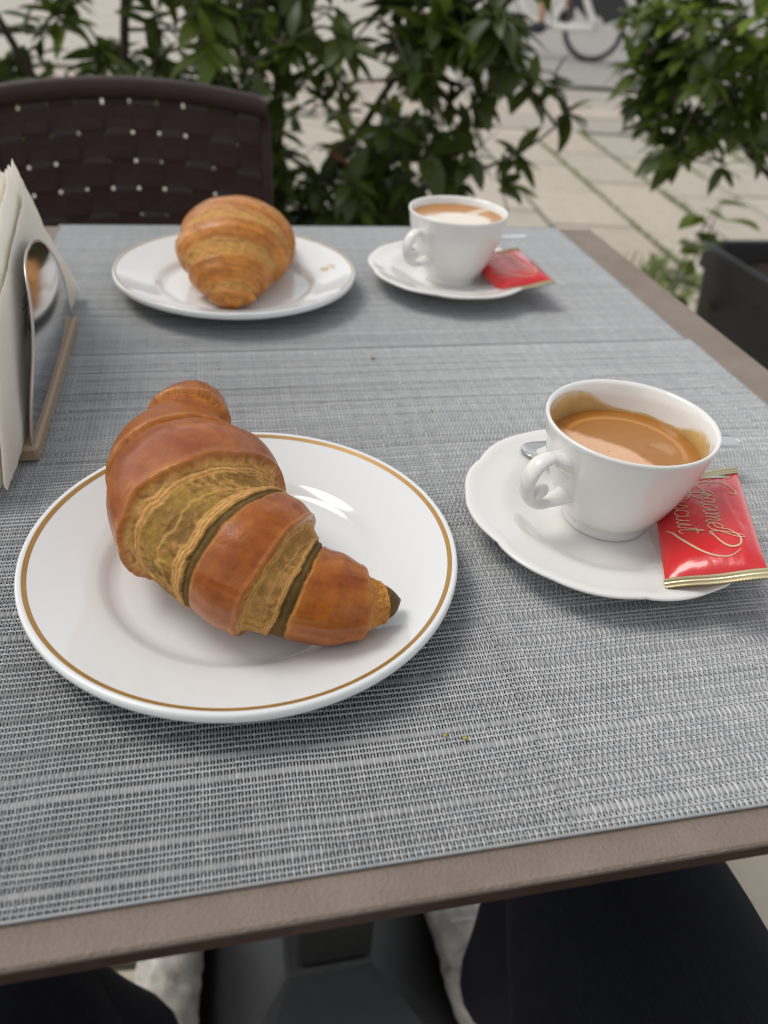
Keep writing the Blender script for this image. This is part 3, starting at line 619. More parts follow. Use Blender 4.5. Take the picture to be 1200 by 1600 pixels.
# ================================================================== BISCUIT PACKETS
GL = {'C': [[(.62, .80), (.56, .98), (.34, .96), (.12, .68), (.06, .30), (.20, .04), (.42, .04), (.58, .18)]],
      'a': [[(.36, .36), (.20, .45), (.04, .26), (.08, .03), (.22, .06), (.36, .30), (.40, .44), (.36, .12), (.44, .0), (.54, .12)]],
      'r': [[(.0, .12), (.10, .40), (.14, .50), (.20, .40), (.32, .42), (.28, .12), (.36, .0), (.46, .12)]],
      'm': [[(.0, .36), (.08, .44), (.08, .0)], [(.08, .1), (.16, .38), (.26, .42), (.27, .0)], [(.27, .1), (.35, .38), (.45, .42), (.46, .08), (.54, .0), (.64, .12)]],
      'e': [[(.04, .16), (.28, .28), (.26, .44), (.10, .40), (.04, .18), (.14, .0), (.30, .04), (.42, .14)]],
      'l': [[(.0, .12), (.20, .56), (.26, .96), (.14, .96), (.09, .5), (.12, .08), (.22, .0), (.34, .08)]],
      'B': [[(.16, .96), (.12, .5), (.04, .02)], [(.0, .80), (.24, 1.0), (.48, .86), (.36, .60), (.18, .52), (.46, .44), (.48, .16), (.26, .0), (.04, .06)]],
      'i': [[(.0, .12), (.10, .42), (.09, .08), (.17, .0), (.27, .12)], [(.13, .62), (.15, .67)]],
      's': [[(.0, .08), (.16, .46), (.22, .32), (.28, .12), (.16, -.01), (.04, .06), (.38, .12)]],
      'c': [[(.32, .36), (.22, .45), (.06, .30), (.08, .04), (.24, .0), (.40, .12)]],
      'u': [[(.0, .36), (.06, .42), (.06, .08), (.18, .0), (.30, .16), (.34, .42), (.33, .08), (.42, .0), (.52, .12)]],
      't': [[(.0, .12), (.16, .80), (.13, .10), (.22, .0), (.34, .10)], [(.0, .54), (.32, .58)]]}
ADV = dict(C=.60, a=.50, r=.42, m=.60, e=.38, l=.30, B=.56, i=.24, s=.34, c=.36, u=.48, t=.30)
def packet(BL, BR, TR, label):
    BL, BR, TR = map(lambda q: np.array(q, float), (BL, BR, TR)); Wv = BR - BL; Lv = TR - BR
    w, l = np.linalg.norm(Wv), np.linalg.norm(Lv); ew = Wv / w; el = Lv - (Lv @ ew) * ew; el /= np.linalg.norm(el); en = np.cross(ew, el)
    t = empty('biscuit_packet', tuple(BL)); tag(t, label, 'biscuit packet', 'red wrapped biscuits on the saucers')
    Rm = np.stack([ew, el, en], 1); tr = lambda a, b, h: np.stack([a * w, b * l, h], -1) @ Rm.T
    def hgt(a, b):
        a, b = np.asarray(a, float), np.asarray(b, float); ca_, cb = np.clip(np.abs(2 * a - 1), 0, 1), np.clip(np.abs(2 * b - 1), 0, 1)
        base = .0062 * (1 - ca_ ** 3.2) ** .8 * (1 - cb ** 5) ** .8
        return base + .0005 * (fbm(a * 5 + 3, b * 8, 6) - .5) * 2 * (1 - ca_ ** 4) + .0007 * np.exp(-((a - .80 - .05 * np.sin(b * 7)) / .035) ** 2) * (1 - cb ** 4)
    n, m = 40, 60; A, B = np.meshgrid(np.linspace(0, 1, n), np.linspace(0, 1, m), indexing='ij')
    V = tr(A, B, hgt(A, B)); V2 = tr(A, B, -.0012 * (1 - np.abs(2 * A - 1) ** 4) * (1 - np.abs(2 * B - 1) ** 4) - .0001)
    mb = MB(); mb.add(V.reshape(-1, 3), grid_faces(n, m)); mb.add(V2.reshape(-1, 3), grid_faces(n, m)[:, ::-1])
    mb.build('wrapper', M['foil'], t, smooth=True)
    for sgn, b0 in ((-1, 0.0), (1, 1.0)):
        k, q = 66, 9; a_ = np.linspace(-.01, 1.01, k); d = np.linspace(0, 1, q); A, D = np.meshgrid(a_, d, indexing='ij')
        ext = .0062 * D + np.where(D > .99, .0011 * (np.arange(k)[:, None] % 2), 0)
        hh = .0004 * np.sin(D * 6 * np.pi) * (D < .95) + .0003 * np.sin(A * 9) - .0004 * D
        P = np.stack([A * w, b0 * l + sgn * ext, hh + .0003], -1) @ Rm.T; P2 = np.stack([A * w, b0 * l + sgn * ext, hh - .0003], -1) @ Rm.T
        f = grid_faces(k, q); f = f if sgn > 0 else f[:, ::-1]
        cb = MB(); cb.add(P.reshape(-1, 3), f); cb.add(P2.reshape(-1, 3), f[:, ::-1]); cb.build('crimped_end', M['gold_foil'], t, smooth=True)
    # print: reads from the far end to the near end
    lt = MB()
    def ribbon(pts, hw, smooth=10, into=lt):
        p = catmull(pts, max(8, smooth * (len(pts) - 1))); d = np.gradient(p * np.array([w, l]), axis=0); d /= np.linalg.norm(d, axis=1)[:, None] + 1e-9
        nn = np.stack([-d[:, 1], d[:, 0]], 1); k = len(p); taper = np.broadcast_to(hw, (k,)) if np.ndim(hw) == 0 else np.interp(np.linspace(0, 1, k), np.linspace(0, 1, len(hw)), hw)
        q = np.stack([p * np.array([w, l]) - nn * taper[:, None], p * np.array([w, l]) + nn * taper[:, None]], 1).reshape(-1, 2)
        a_, b_ = q[:, 0] / w, q[:, 1] / l; into.add(tr(a_, b_, hgt(a_, b_) + .00028), grid_faces(k, 2)[:, ::-1])
    def write(word, a0, b0, size, drift):
        x = 0.0
        for ch in word:
            sc_ = 1.25 if ch in 'CB' else 1.0
            for s in GL[ch]:
                pts = [((a0 + (y * sc_) * size / w + drift * x * size / w), b0 - (x + X * sc_ + .28 * y * sc_) * size / l) for X, y in s]
                ribbon(pts, .00027 if ch not in 'CB' else .00036)
            x += ADV[ch] * (1.2 if ch in 'CB' else 1.0)
        return a0 + drift * x * size / w, b0 - x * size / l
    write('Caramel', .50, .885, .0142, .03); write('Biscuit', .20, .80, .0142, .03)
    ribbon([(.545, .30), (.60, .22), (.70, .155), (.80, .17), (.82, .235), (.74, .30), (.66, .315)], [.0002, .0006, .0004, .0002])
    ribbon([(.08, .40), (.14, .36), (.22, .28), (.36, .17), (.52, .10), (.68, .085), (.80, .13)], [.0001, .0005, .0006, .0003, .0002])
    ribbon([(.50, .93), (.56, .95), (.66, .90), (.66, .82), (.60, .80)], .0003); ribbon([(.12, .84), (.26, .90), (.40, .94), (.50, .93)], .0003)
    lt.build('lettering', M['print_gold'], t, smooth=True)
    for nm, mt_, pts in (('flag_mark', 'print_green', [(.70, .955), (.78, .965), (.86, .955), (.885, .935), (.80, .932)]), ('flag_mark', 'print_white', [(.64, .925), (.72, .945), (.80, .931), (.885, .933), (.82, .912), (.70, .912)])):
        p = np.array(pts); c0 = p.mean(0); P = np.concatenate([[c0], p]); k = len(p); fm = MB(); fm.add(tr(P[:, 0], P[:, 1], hgt(P[:, 0], P[:, 1]) + .0003), [[0, 1 + (i + 1) % k, 1 + i] for i in range(k)]); fm.build(nm, M[mt_], t)
    fm = MB(); ribbon([(.70, .908), (.82, .906), (.90, .925), (.86, .898), (.76, .900)], .0003, into=fm); fm.build('flag_mark', M['print_gold'], t)
    return t
packet((.1328, -.2320, .7690), (.1700, -.2473, .7850), (.2015, -.1746, .7850), 'red caramel biscuit packet leaning on the near saucer beside the espresso')
packet((.1676, .1279, .7670), (.2156, .1300, .7750), (.2120, .2070, .7750), 'red caramel biscuit packet leaning on the far saucer beside the cappuccino')

# ================================================================== NAPKIN HOLDER AND NAPKINS
HX = -.1720; HC = .0135
th_ = empty('napkin_holder', (HX - .032, HC, MZ)); tag(th_, 'polished steel napkin holder with arched sides on a tan base', 'napkin holder')
bs = MB(); bs.box((HX - .0315, HC, MZ + .0045), (.075, .184, .009), ch=.0015); bs.build('base', M['tan_wood'], th_, world=True)
def panel(x, sgn):
    zz = np.array([.000, .006, .030, .063, .075, .0795, .080]); ww = np.array([.0875, .085, .069, .040, .026, .011, .0])
    hf = catmull(np.stack([ww, zz], 1), 40); prof = np.concatenate([hf * [-1, 1], (hf * [1, 1])[::-1][1:]]); k, q = len(prof), 14
    f = np.linspace(0, 1, q)[None]; top = prof[:, 1]; e = prof[:, 0] / .0885; Y = HC + prof[:, :1] + 0 * f; Zr = top[:, None] * f
    bul = sgn * .0075 * (1 - ((Y - HC) / .09) ** 2) * np.clip(1 - ((Zr - .040) / .041) ** 2, 0, 1)
    o = np.stack([x + bul + sgn * .0006, Y, MZ + .009 + Zr], -1); i_ = o.copy(); i_[..., 0] -= sgn * .0012
    f1 = grid_faces(k, q); f1 = f1 if sgn > 0 else f1[:, ::-1]
    mb = MB(); mb.add(o.reshape(-1, 3), f1); mb.add(i_.reshape(-1, 3), f1[:, ::-1]); mb.build('side_panel', M['steel'], th_, smooth=True, world=True)
    rim = np.stack([np.full(k, x) + sgn * .0075 * (1 - (prof[:, 0] / .09) ** 2) * np.clip(1 - ((top - .040) / .041) ** 2, 0, 1), HC + .0885 * e, MZ + .009 + top], -1); V, F = tube(rim, .0010, 8, up=(1, 0, 0)); obj('rolled_rim', V, F, M['brushed'], th_, True, world=True)
panel(HX + .0030, 1); panel(HX - .0660, -1)
NAP = 12
for k in range(NAP):
    x = HX - .0012 - k * .0052; sh = random.uniform(-.006, .006) - .0012 * k; pk = .060 + .0150 * min(k, 6) + random.uniform(-.034, .004); zt = .1225 - .0038 * min(k, 6) + random.uniform(-.006, .003)
    if k == 0: pk, zt, sh = .066, .1040, .000
    pts = [(-.118 + sh, .006), (-.122 + sh, .012), (-.070 + sh * .5, .072), (pk - .012, zt - .006), (pk, zt), (pk + .012, zt - .010), (pk + .042, zt * .62), (.163 + sh * .3 + random.uniform(-.003, .003), .0025), (.158 + sh * .3, .0008), (.132 + sh * .3, .0004)]
    P = []
    for i in range(len(pts)):
        p, q = np.array(pts[i]), np.array(pts[(i + 1) % len(pts)]); m = max(2, int(np.linalg.norm(q - p) / .004))
        for j in range(m):
            t = p + (q - p) * j / m; P.append(t + rng.normal(0, .00045, 2))
    P = np.array(P); c0 = np.array([.03, .055]); rings = [1, .93, .75, .5, .25]; R_ = np.concatenate([c0 + (P - c0) * s for s in rings] + [[c0]])
    lean = .10 * (k / NAP - .35) * np.clip(R_[:, 1] - .02, 0, 1); wav = .0035 * (fbm(R_[:, 0] * 16 + k * .35 + 9, R_[:, 1] * 16, 31) - .5) * 2
    if k == 0: wav = wav * .5 - .0008
    over = np.where(R_[:, 0] > .10, (R_[:, 0] - .10) * .045, 0) * (1 - k / NAP)
    th0 = np.concatenate([np.full(len(P), s) for s in (.0001, .0008, .0013, .0014, .0014)] + [[.0014]])
    n = len(P); mb = MB(); F1 = grid_faces(5, n, cv=True).tolist() + [[4 * n + i, 4 * n + (i + 1) % n, 5 * n] for i in range(n)]
    mb.add(np.column_stack([x + lean + wav + over + th0, HC + R_[:, 0] - .0135, MZ + .009 - .006 + R_[:, 1]]), [f[::-1] for f in F1]); mb.add(np.column_stack([x + lean + wav + over - th0, HC + R_[:, 0] - .0135, MZ + .009 - .006 + R_[:, 1]]), F1)
    nk = empty('paper_napkin', (x, HC, MZ + .01))
    V = np.concatenate(mb.V) - np.array(nk.location); me = mesh_data('paper_napkin', V, mb.F, M['paper']); bpy.data.objects.remove(nk)
    o = bpy.data.objects.new('paper_napkin', me); COL.objects.link(o); o.location = (x, HC, MZ + .01)
    tag(o, 'foremost white napkin, its corner sticking out past the steel side panel' if k == 0 else 'white folded paper napkin packed in the stack behind the foremost napkin', 'napkin', 'napkins standing in the holder')

# crumbs on the mat
for nm, p, r_, mt_, lb in (('crumb', (.0448, .0385, TZ + .0026), .0016, 'crumb', 'brown crumb on the mat between the far plate and the near cup'), ('crumb', (.0135, -.2900, TZ + .0024), .0009, 'crumb_green', 'yellow-green crumb near the front edge of the mat'), ('crumb', (.0210, -.2925, TZ + .0024), .0011, 'crumb_green', 'larger yellow-green crumb near the front edge of the mat'), ('crumb', (.0700, -.0400, TZ + .0023), .0010, 'crumb_green', 'pale crumb on the mat left of the near cup')):
    V, F = lathe([(0, 1), (.6, .7), (1, 0), (.7, -.6), (0, -.9)], 7); V = V * (1 + .25 * rng.random((len(V), 1))) * np.array([1.2, .9, .7]) * r_ * .75
    o = obj(nm, V, F[:, ::-1], M[mt_]); o.location = p; tag(o, lb, 'crumb')

# ================================================================== CHAIR
ch = empty('chair', (-.158, .72, 0)); tag(ch, 'dark brown plastic chair with woven-look arched back behind the table', 'chair')
CXc, CHW = -.158, .172
def yb(z): return .640 + (z - .45) * .08                      # the back leans slightly
def arch(x): return -.52 * (np.asarray(x) - CXc) ** 2          # rows follow the arch of the top rail
def bowx(x): return .55 * (np.asarray(x) - CXc) ** 2 * -1.0     # back curves round the sitter
ZT = .8365
def rail(zc, hh, tt, name, xa=-CHW, xb=CHW):
    xs_ = np.linspace(CXc + xa, CXc + xb, 33); P = np.stack([xs_, yb(zc) + bowx(xs_), zc + arch(xs_)], -1)
    a = np.linspace(0, 2 * np.pi, 16, endpoint=False); sx = np.sign(np.cos(a)) * np.abs(np.cos(a)) ** .7; sz = np.sign(np.sin(a)) * np.abs(np.sin(a)) ** .7
    V = P[:, None] + np.stack([0 * a, tt * sx, hh * sz], -1)[None]; F = grid_faces(33, 16, cv=True)[:, ::-1].tolist() + [list(range(16)), [32 * 16 + i for i in range(16)][::-1]]
    obj(name, V.reshape(-1, 3), F[:], M['chair'], ch, True, world=True)
rail(ZT - .0125, .0125, .0105, 'top_rail')
PIT = .0338
rows = [ZT - .0125 - .0125 - .0045 - PIT * (k + .5) for k in range(9)]
ncol = 10; cw = 2 * (CHW - .006) / ncol; colx = [CXc - CHW + .006 + cw * (k + .5) for k in range(ncol)]
GAP = .0019
def hstrip(k, z):
    m = 6 * ncol + 1; xs_ = np.linspace(CXc - CHW + .004, CXc + CHW - .004, m); ph = (xs_ - colx[0]) / cw
    off = .0011 * np.tanh(4 * np.cos(np.pi * ph)) * (1 if k % 2 else -1); e = PIT / 2 - GAP; s = np.array([-1, -.97, -.4, .4, .97, 1.0]); d = np.array([.0007, 0, 0, 0, 0, .0007])
    f = np.stack([np.repeat(xs_[:, None], 6, 1), (yb(z) + bowx(xs_) - off)[:, None] + d - .0014, z + arch(xs_)[:, None] + e * s], -1); b = f.copy(); b[..., 1] += .0018
    V = np.concatenate([f, b[:, ::-1]], 1); F = grid_faces(m, 12, cv=True).tolist() + [list(range(12))[::-1], [(m - 1) * 12 + i for i in range(12)]]
    obj('woven_strip', V.reshape(-1, 3), F, M['chair'], ch, False, world=True)
def vstrip(k, x):
    z0, z1 = rows[-1] - PIT / 2, rows[0] + PIT / 2 + .006; m = 55; zs = np.linspace(z0, z1, m); ph = (rows[0] - zs) / PIT
    off = .0011 * np.tanh(4 * np.cos(np.pi * ph)) * (1 if k % 2 else -1); e = cw / 2 - GAP; s = np.array([-1, -.97, -.4, .4, .97, 1.0]); d = np.array([.0007, 0, 0, 0, 0, .0007])
    X = x + e * s[None] + 0 * zs[:, None]
    f = np.stack([X, (yb(zs) - off)[:, None] + bowx(X) + d - .0014, zs[:, None] + arch(X)], -1); b = f.copy(); b[..., 1] += .0018
    V = np.concatenate([f, b[:, ::-1]], 1); F = grid_faces(m, 12, cv=True)[:, ::-1].tolist() + [list(range(12)), [(m - 1) * 12 + i for i in range(12)][::-1]]
    obj('woven_strip', V.reshape(-1, 3), F, M['chair'], ch, False, world=True)
for k, z in enumerate(rows): hstrip(k, z)
for k, x in enumerate(colx): vstrip(k, x)
for s in (-1, 1):
    zs = np.linspace(.40, ZT - .022, 20); xx = CXc + s * (CHW - .002); P = np.stack([np.full(20, xx), yb(zs) + bowx(xx) , zs + arch(xx)], -1); V, F = tube(P, .0075, 12); obj('back_post', V, F, M['chair'], ch, True, world=True)
    for yy, sp in ((.30, 0), (.635, .05)):
        P = np.array([(CXc + s * .17, yy, .42), (CXc + s * .185, yy + sp * .4, .2), (CXc + s * .20, yy + sp, 0)]); V, F = tube(catmull(P, 10), np.linspace(.019, .014, 10), 12); obj('leg', V, F, M['chair'], ch, True, world=True)
sm = MB(); sm.box((CXc, .465, .430), (.40, .40, .026), ch=.008); sm.build('seat', M['chair'], ch, world=True)

# ================================================================== SHRUBS
def leaf_mesh(name, k, m_):
    rr = random.Random(k); nl = 7; t = np.linspace(0, 1, nl); wd = np.sin(np.pi * t ** .82) ** .85 * rr.uniform(.165, .225); wd[0] = .018; wd[-1] = .004
    z = -rr.uniform(.10, .30) * t ** 2 + .05 * t; sw = rr.uniform(-.05, .05) * t ** 2; fold = rr.uniform(.10, .35)
    V = []
    for i in range(nl):
        V += [(t[i], sw[i] - wd[i], z[i] + fold * wd[i]), (t[i], sw[i], z[i]), (t[i], sw[i] + wd[i], z[i] + fold * wd[i])]
    return mesh_data(name, V, grid_faces(nl, 3)[:, ::-1], m_)
LM = [[leaf_mesh('leaf', 10 * c + k, LEAF[c]) for k in range(4)] for c in range(3)]
def rotm(d, roll):
    d = Vector(d).normalized(); q = d.to_track_quat('X', 'Z'); return (q.to_matrix() @ Matrix.Rotation(roll, 3, 'X'))
def shrub(name, base, label, trunks, whorls, tmat=M['bark'], group='shrubs in planters beyond the table'):
    """trunks: list of point lists with radii; whorls: (pos, axis, n, size, tone)"""
    t = empty(name, base); tag(t, label, 'shrub', group)
    joints_ = []
    for P, r0, r1 in trunks:
        Pc = catmull(P, 30); V, F = tube(Pc, np.linspace(r0, r1, 30), 8); obj('trunk', V, F, tmat, t, True, world=True); joints_ += [p for p in Pc[8:]]
    J = np.array(joints_); tw = MB(); leaves = []
    for (pos, ax, n, size, tone) in whorls:
        pos = np.array(pos); ax = Vector(ax).normalized()
        d2 = np.linalg.norm((J - pos) * np.array([1, 1, 1.0]), axis=1) + np.where(J[:, 2] > pos[2] + .12, .25, 0); j = J[int(np.argmin(d2))]
        mid = (j + pos) / 2 + np.array([random.uniform(-.03, .03), random.uniform(-.03, .03), random.uniform(-.01, .05)]); pc = catmull([j, mid, pos], 10); V, F = tube(pc, np.linspace(.0042, .0016, 10), 5, caps=False); tw.add(V, F)
        if len(J) < 900: J = np.concatenate([J, pc[4:]])
        a0 = random.uniform(0, 6.28); side = ax.orthogonal().normalized(); oth = ax.cross(side)
        for i in range(n):
            a = a0 + i * 2.4 + random.uniform(-.3, .3); el = random.uniform(-.35, .75) if i < n * .75 else random.uniform(.5, 1.2)
            d = (side * math.cos(a) + oth * math.sin(a)) * math.cos(el) + ax * math.sin(el); d = Vector((d.x, d.y, d.z - random.uniform(.0, .45))).normalized()
            s = size * random.uniform(.7, 1.15); off = ax * random.uniform(-.02, .01); p = Vector(pos) + off
            tn = tone if random.random() < .75 else random.randrange(3) if tone else random.choice((0, 0, 1))
            leaves.append((p, rotm(d, random.uniform(-.5, .5)), s, tn, random.randrange(4)))
    o = tw.build('twig', M['twig'], t, smooth=True, world=True); tag(o, kind='stuff')
    key = []
    for (p, R, s, tn, k) in leaves:
        c = np.array(p) + np.array(R.col[0]) * s * .5; q = pxy(c); ins = q[2] > .2 and -20 < q[0] < 1220 and -20 < q[1] < 420
        key.append(q[2] / s if ins else 1e6 + q[2])
    order = np.argsort(key); rest = MB(); Vall, Fall, nn = {0: [], 1: [], 2: []}, {0: [], 1: [], 2: []}, {0: 0, 1: 0, 2: 0}
    cache = {}
    for rk, i in enumerate(order):
        p, R, s, tn, k = leaves[i]; me = LM[tn][k]
        if rk < 300:
            lo = bpy.data.objects.new('leaf', me); COL.objects.link(lo); lo.parent = t
            lo.matrix_local = Matrix.Translation(p - Vector(base)) @ (R * s).to_4x4()
        else:
            if (tn, k) not in cache:
                v = np.zeros(len(me.vertices) * 3); me.vertices.foreach_get('co', v); cache[(tn, k)] = v.reshape(-1, 3)
            v = cache[(tn, k)]; Vall[tn].append(v @ (np.array(R) * s).T + np.array(p)); Fall[tn].append(grid_faces(7, 3)[:, ::-1] + nn[tn]); nn[tn] += len(v)
    V = []; F = []; mi = []; off = 0
    for c in range(3):
        if nn[c]:
            V.append(np.concatenate(Vall[c])); f = np.concatenate(Fall[c]) + off; F.append(f); mi.append(np.full(len(f), c)); off += nn[c]
    if V:
        o = obj('foliage', np.concatenate(V), np.concatenate(F), None, t, True, world=True); tag(o, kind='stuff')
        for c in range(3): o.data.materials.append(LEAF[c])
        o.data.polygons.foreach_set('material_index', np.concatenate(mi).astype(np.int32))
    return t
def crown(n, c, r, size=(.075, .105), tone=(0, 0, 0, 1), lo=-9, nl=(7, 11), fill=.35, seed=1):
    R = random.Random(seed); out = []
    while len(out) < n:
        p = [R.gauss(0, 1) for _ in range(3)]; L_ = math.sqrt(sum(q * q for q in p)); k = (fill + (1 - fill) * R.random()) ** .6
        p = [q / L_ * k for q in p]; P = [c[i] + p[i] * r[i] for i in range(3)]
        if P[2] < lo: continue
        out.append((P, (p[0] * .7, p[1] * .7, p[2] * .4 + .75), R.randint(*nl), R.uniform(*size), R.choice(tone)))
    return out
wA = crown(135, (-.34, 1.40, .84), (.50, .30, .32), lo=.56, seed=3, tone=(0, 0, 1), size=(.062, .09)) 
shrub('shrub', (-.23, 1.42, .40), 'leafy dark green shrub behind the brown chair, its bare stem above the chair back',
      [([(-.235, 1.42, .38), (-.245, 1.42, .62), (-.215, 1.41, .80), (-.20, 1.40, .98), (-.25, 1.42, 1.25)], .014, .005), ([(-.25, 1.43, .40), (-.38, 1.45, .65), (-.50, 1.42, .95), (-.55, 1.42, 1.2)], .011, .004)], wA)
wB = crown(158, (.22, 1.40, .74), (.36, .28, .38), lo=.36, seed=5, tone=(0, 0, 0, 1), size=(.062, .092)) + crown(34, (.44, 1.32, .90), (.15, .22, .18), seed=8, tone=(0, 1, 1)) + crown(24, (.22, 1.36, .50), (.24, .2, .16), seed=18, tone=(0,))
ex = [((.575, 1.20, .640), (.5, -.3, .3)), ((.553, 1.18, .585), (.6, -.3, .5)), ((.690, 1.22, .725), (.8, 0, .2)), ((.640, 1.22, .780), (.5, 0, .5)), ((.590, 1.22, .765), (.3, -.3, .4)), ((.470, 1.18, .640), (.2, -.5, .2)), ((.420, 1.20, .635), (0, -.6, .3)), ((.347, 1.2, .59), (0, -.5, .3)), ((.30, 1.25, .60), (-.2, -.5, .4)), ((.21, 1.2, .57), (0, -.5, .4)), ((.54, 1.2, .82), (.4, -.3, .5))]
wB += [(p, a, 8, .072, 0) for p, a in ex]
sB = shrub('shrub', (.15, 1.40, .40), 'dense dark green shrub with whorled leaves behind the far cappuccino cup',
      [([(.09, 1.40, .38), (.085, 1.40, .60), (.10, 1.41, .80), (.13, 1.42, 1.0), (.10, 1.42, 1.3)], .017, .006), ([(.12, 1.41, .40), (.24, 1.38, .60), (.36, 1.32, .80), (.50, 1.25, .93)], .011, .004), ([(.20, 1.36, .56), (.36, 1.26, .62), (.48, 1.20, .61), (.60, 1.20, .66), (.68, 1.21, .72)], .006, .002)], wB)
wC = crown(112, (1.04, 1.16, .86), (.30, .24, .26), lo=.62, seed=13, tone=(0, 0, 1, 1), size=(.055, .08)) + crown(34, (.94, 1.12, .88), (.24, .2, .18), seed=15, tone=(1, 2, 2), size=(.05, .075)) + crown(14, (1.0, 1.1, .70), (.22, .18, .10), seed=16, tone=(0, 0, 1), size=(.055, .08))
sC = shrub('shrub', (1.42, 1.02, .36), 'green shrub with paler young leaves growing from the black planter on the right',
      [([(1.42, 1.02, .34), (1.34, 1.14, .50), (1.22, 1.22, .60), (1.10, 1.20, .68), (1.00, 1.16, .82)], .010, .004), ([(1.43, 1.02, .34), (1.36, 1.06, .60), (1.24, 1.10, .85), (1.12, 1.14, 1.05)], .010, .004)], wC)
# a few pink buds and dead leaves on the shrubs
for p in ((1.00, 1.02, .905), (.985, 1.0, .93), (1.04, 1.0, .935)):
    V, F = lathe([(0, .9), (.45, .6), (.6, .1), (.35, -.5), (0, -.7)], 9); o = obj('bud', V * .014 + np.array(p), F[:, ::-1], M['petal'], sC, True, world=True)
for p, r_ in (((.165, 1.18, .645), .3), ((.150, 1.19, .640), 1.2), ((.178, 1.18, .650), 2.1), ((.155, 1.18, .655), 2.9)):
    o = obj('dead_leaf', np.zeros((1, 3)), [], None, sB); bpy.data.objects.remove(o)
    v = np.zeros(63); LM[0][1].vertices.foreach_get('co', v); R = np.array(rotm((math.cos(r_), -.3, math.sin(r_) - .6), .4)) * .055
    obj('dead_leaf', v.reshape(-1, 3) @ R.T + np.array(p), grid_faces(7, 3)[:, ::-1], M['dead_leaf'], sB, True, world=True)

# ================================================================== PLANTERS
def planter(x0, x1, y0, y1, h, label):
    t = empty('planter', ((x0 + x1) / 2, (y0 + y1) / 2, 0)); tag(t, label, 'planter', 'black plastic planters')
    cx_, cy_ = (x0 + x1) / 2, (y0 + y1) / 2; w, d = (x1 - x0) / 2, (y1 - y0) / 2
    prof = [(-.045, 0.0), (-.040, .02), (-.012, h - .065), (-.010, h - .060), (.0, h - .058), (.0, h - .006), (-.004, h), (-.016, h), (-.020, h - .004), (-.024, h - .06), (-.03, h - .10), (-.05, .06)]
    V = []
    for ins, z in prof:
        a, b, c = w + ins, d + ins, .035
        for sx, sy, ang in ((1, 1, 0), (-1, 1, 90), (-1, -1, 180), (1, -1, 270)):
            for k in range(5):
                q = math.radians(ang + k * 22.5); V.append((cx_ + sx * (a - c) + c * math.cos(q), cy_ + sy * (b - c) + c * math.sin(q), z))
    F = grid_faces(len(prof), 20, cv=True)[:, ::-1].tolist() + [list(range(20))]
    obj('pot', V, [f for f in F], M['planter'], t, False, world=True)
    g_ = 26; X, Y = np.meshgrid(np.linspace(x0 + .028, x1 - .028, g_), np.linspace(y0 + .028, y1 - .028, g_), indexing='ij'); Z = h - .055 + .03 * (fbm(X * 14, Y * 14, 2) - .5)
    obj('soil', np.stack([X, Y, Z], -1).reshape(-1, 3), grid_faces(g_, g_), M['soil'], t, True, world=True)
planter(1.165, 1.68, .66, 1.345, .42, 'black plastic planter on the paving right of the table')
planter(-.62, .44, 1.22, 1.60, .40, 'long black planter on the paving behind the chair')

# self-seeded weed beside the planter
wd_ = empty('weed', (1.10, 1.42, 0)); tag(wd_, 'small bright green weed growing beside the black planter', 'weed')
pts = [((1.149, 1.25, .495), .075, 2), ((1.095, 1.25, .502), .055, 2), ((1.082, 1.25, .464), .055, 1), ((1.057, 1.25, .417), .06, 2), ((1.111, 1.27, .352), .055, 1), ((1.122, 1.27, .293), .06, 1), ((1.08, 1.27, .34), .05, 1), ((1.13, 1.26, .53), .05, 2), ((1.06, 1.28, .29), .05, 1), ((1.105, 1.26, .43), .045, 1), ((1.10, 1.30, .22), .06, 1), ((1.15, 1.26, .46), .04, 1)]
st_ = MB()
for i in range(2): st_.tube(catmull([(1.11 - .02 * i, 1.40, 0), (1.10, 1.34, .2), (1.09 + .03 * i, 1.27, .40), (1.12 + .01 * i, 1.25, .53)], 14), np.linspace(.0035, .0014, 14), 6)
st_.build('stem', M['twig'], wd_, smooth=True, world=True)
for p, s, tn in pts:
    for k in range(2):
        a = random.uniform(0, 6.28) if k else random.choice((.3, 2.9, -.6)); d = (math.cos(a), math.sin(a) * .6 - .3, random.uniform(-.25, .35)); lo = bpy.data.objects.new('leaf', LM[tn][k]); COL.objects.link(lo); lo.parent = wd_
        lo.matrix_local = Matrix.Translation(Vector(p) - Vector(wd_.location)) @ (rotm(d, random.uniform(-.5, .5)) @ Matrix.Diagonal((1, 1.7, 1)) * (s * (1.35 if k == 0 else .9))).to_4x4()
gb2 = MB(); gb = gb2
for _ in range(24): tuft(1.55 + random.uniform(-.12, .16), 2.12 + random.uniform(-.24, .22), 5, .10, .03)
o = gb2.build('weed_clump', M['grass']); tag(o, 'low clump of grassy weeds between the table and planter', 'weeds', kind='stuff')

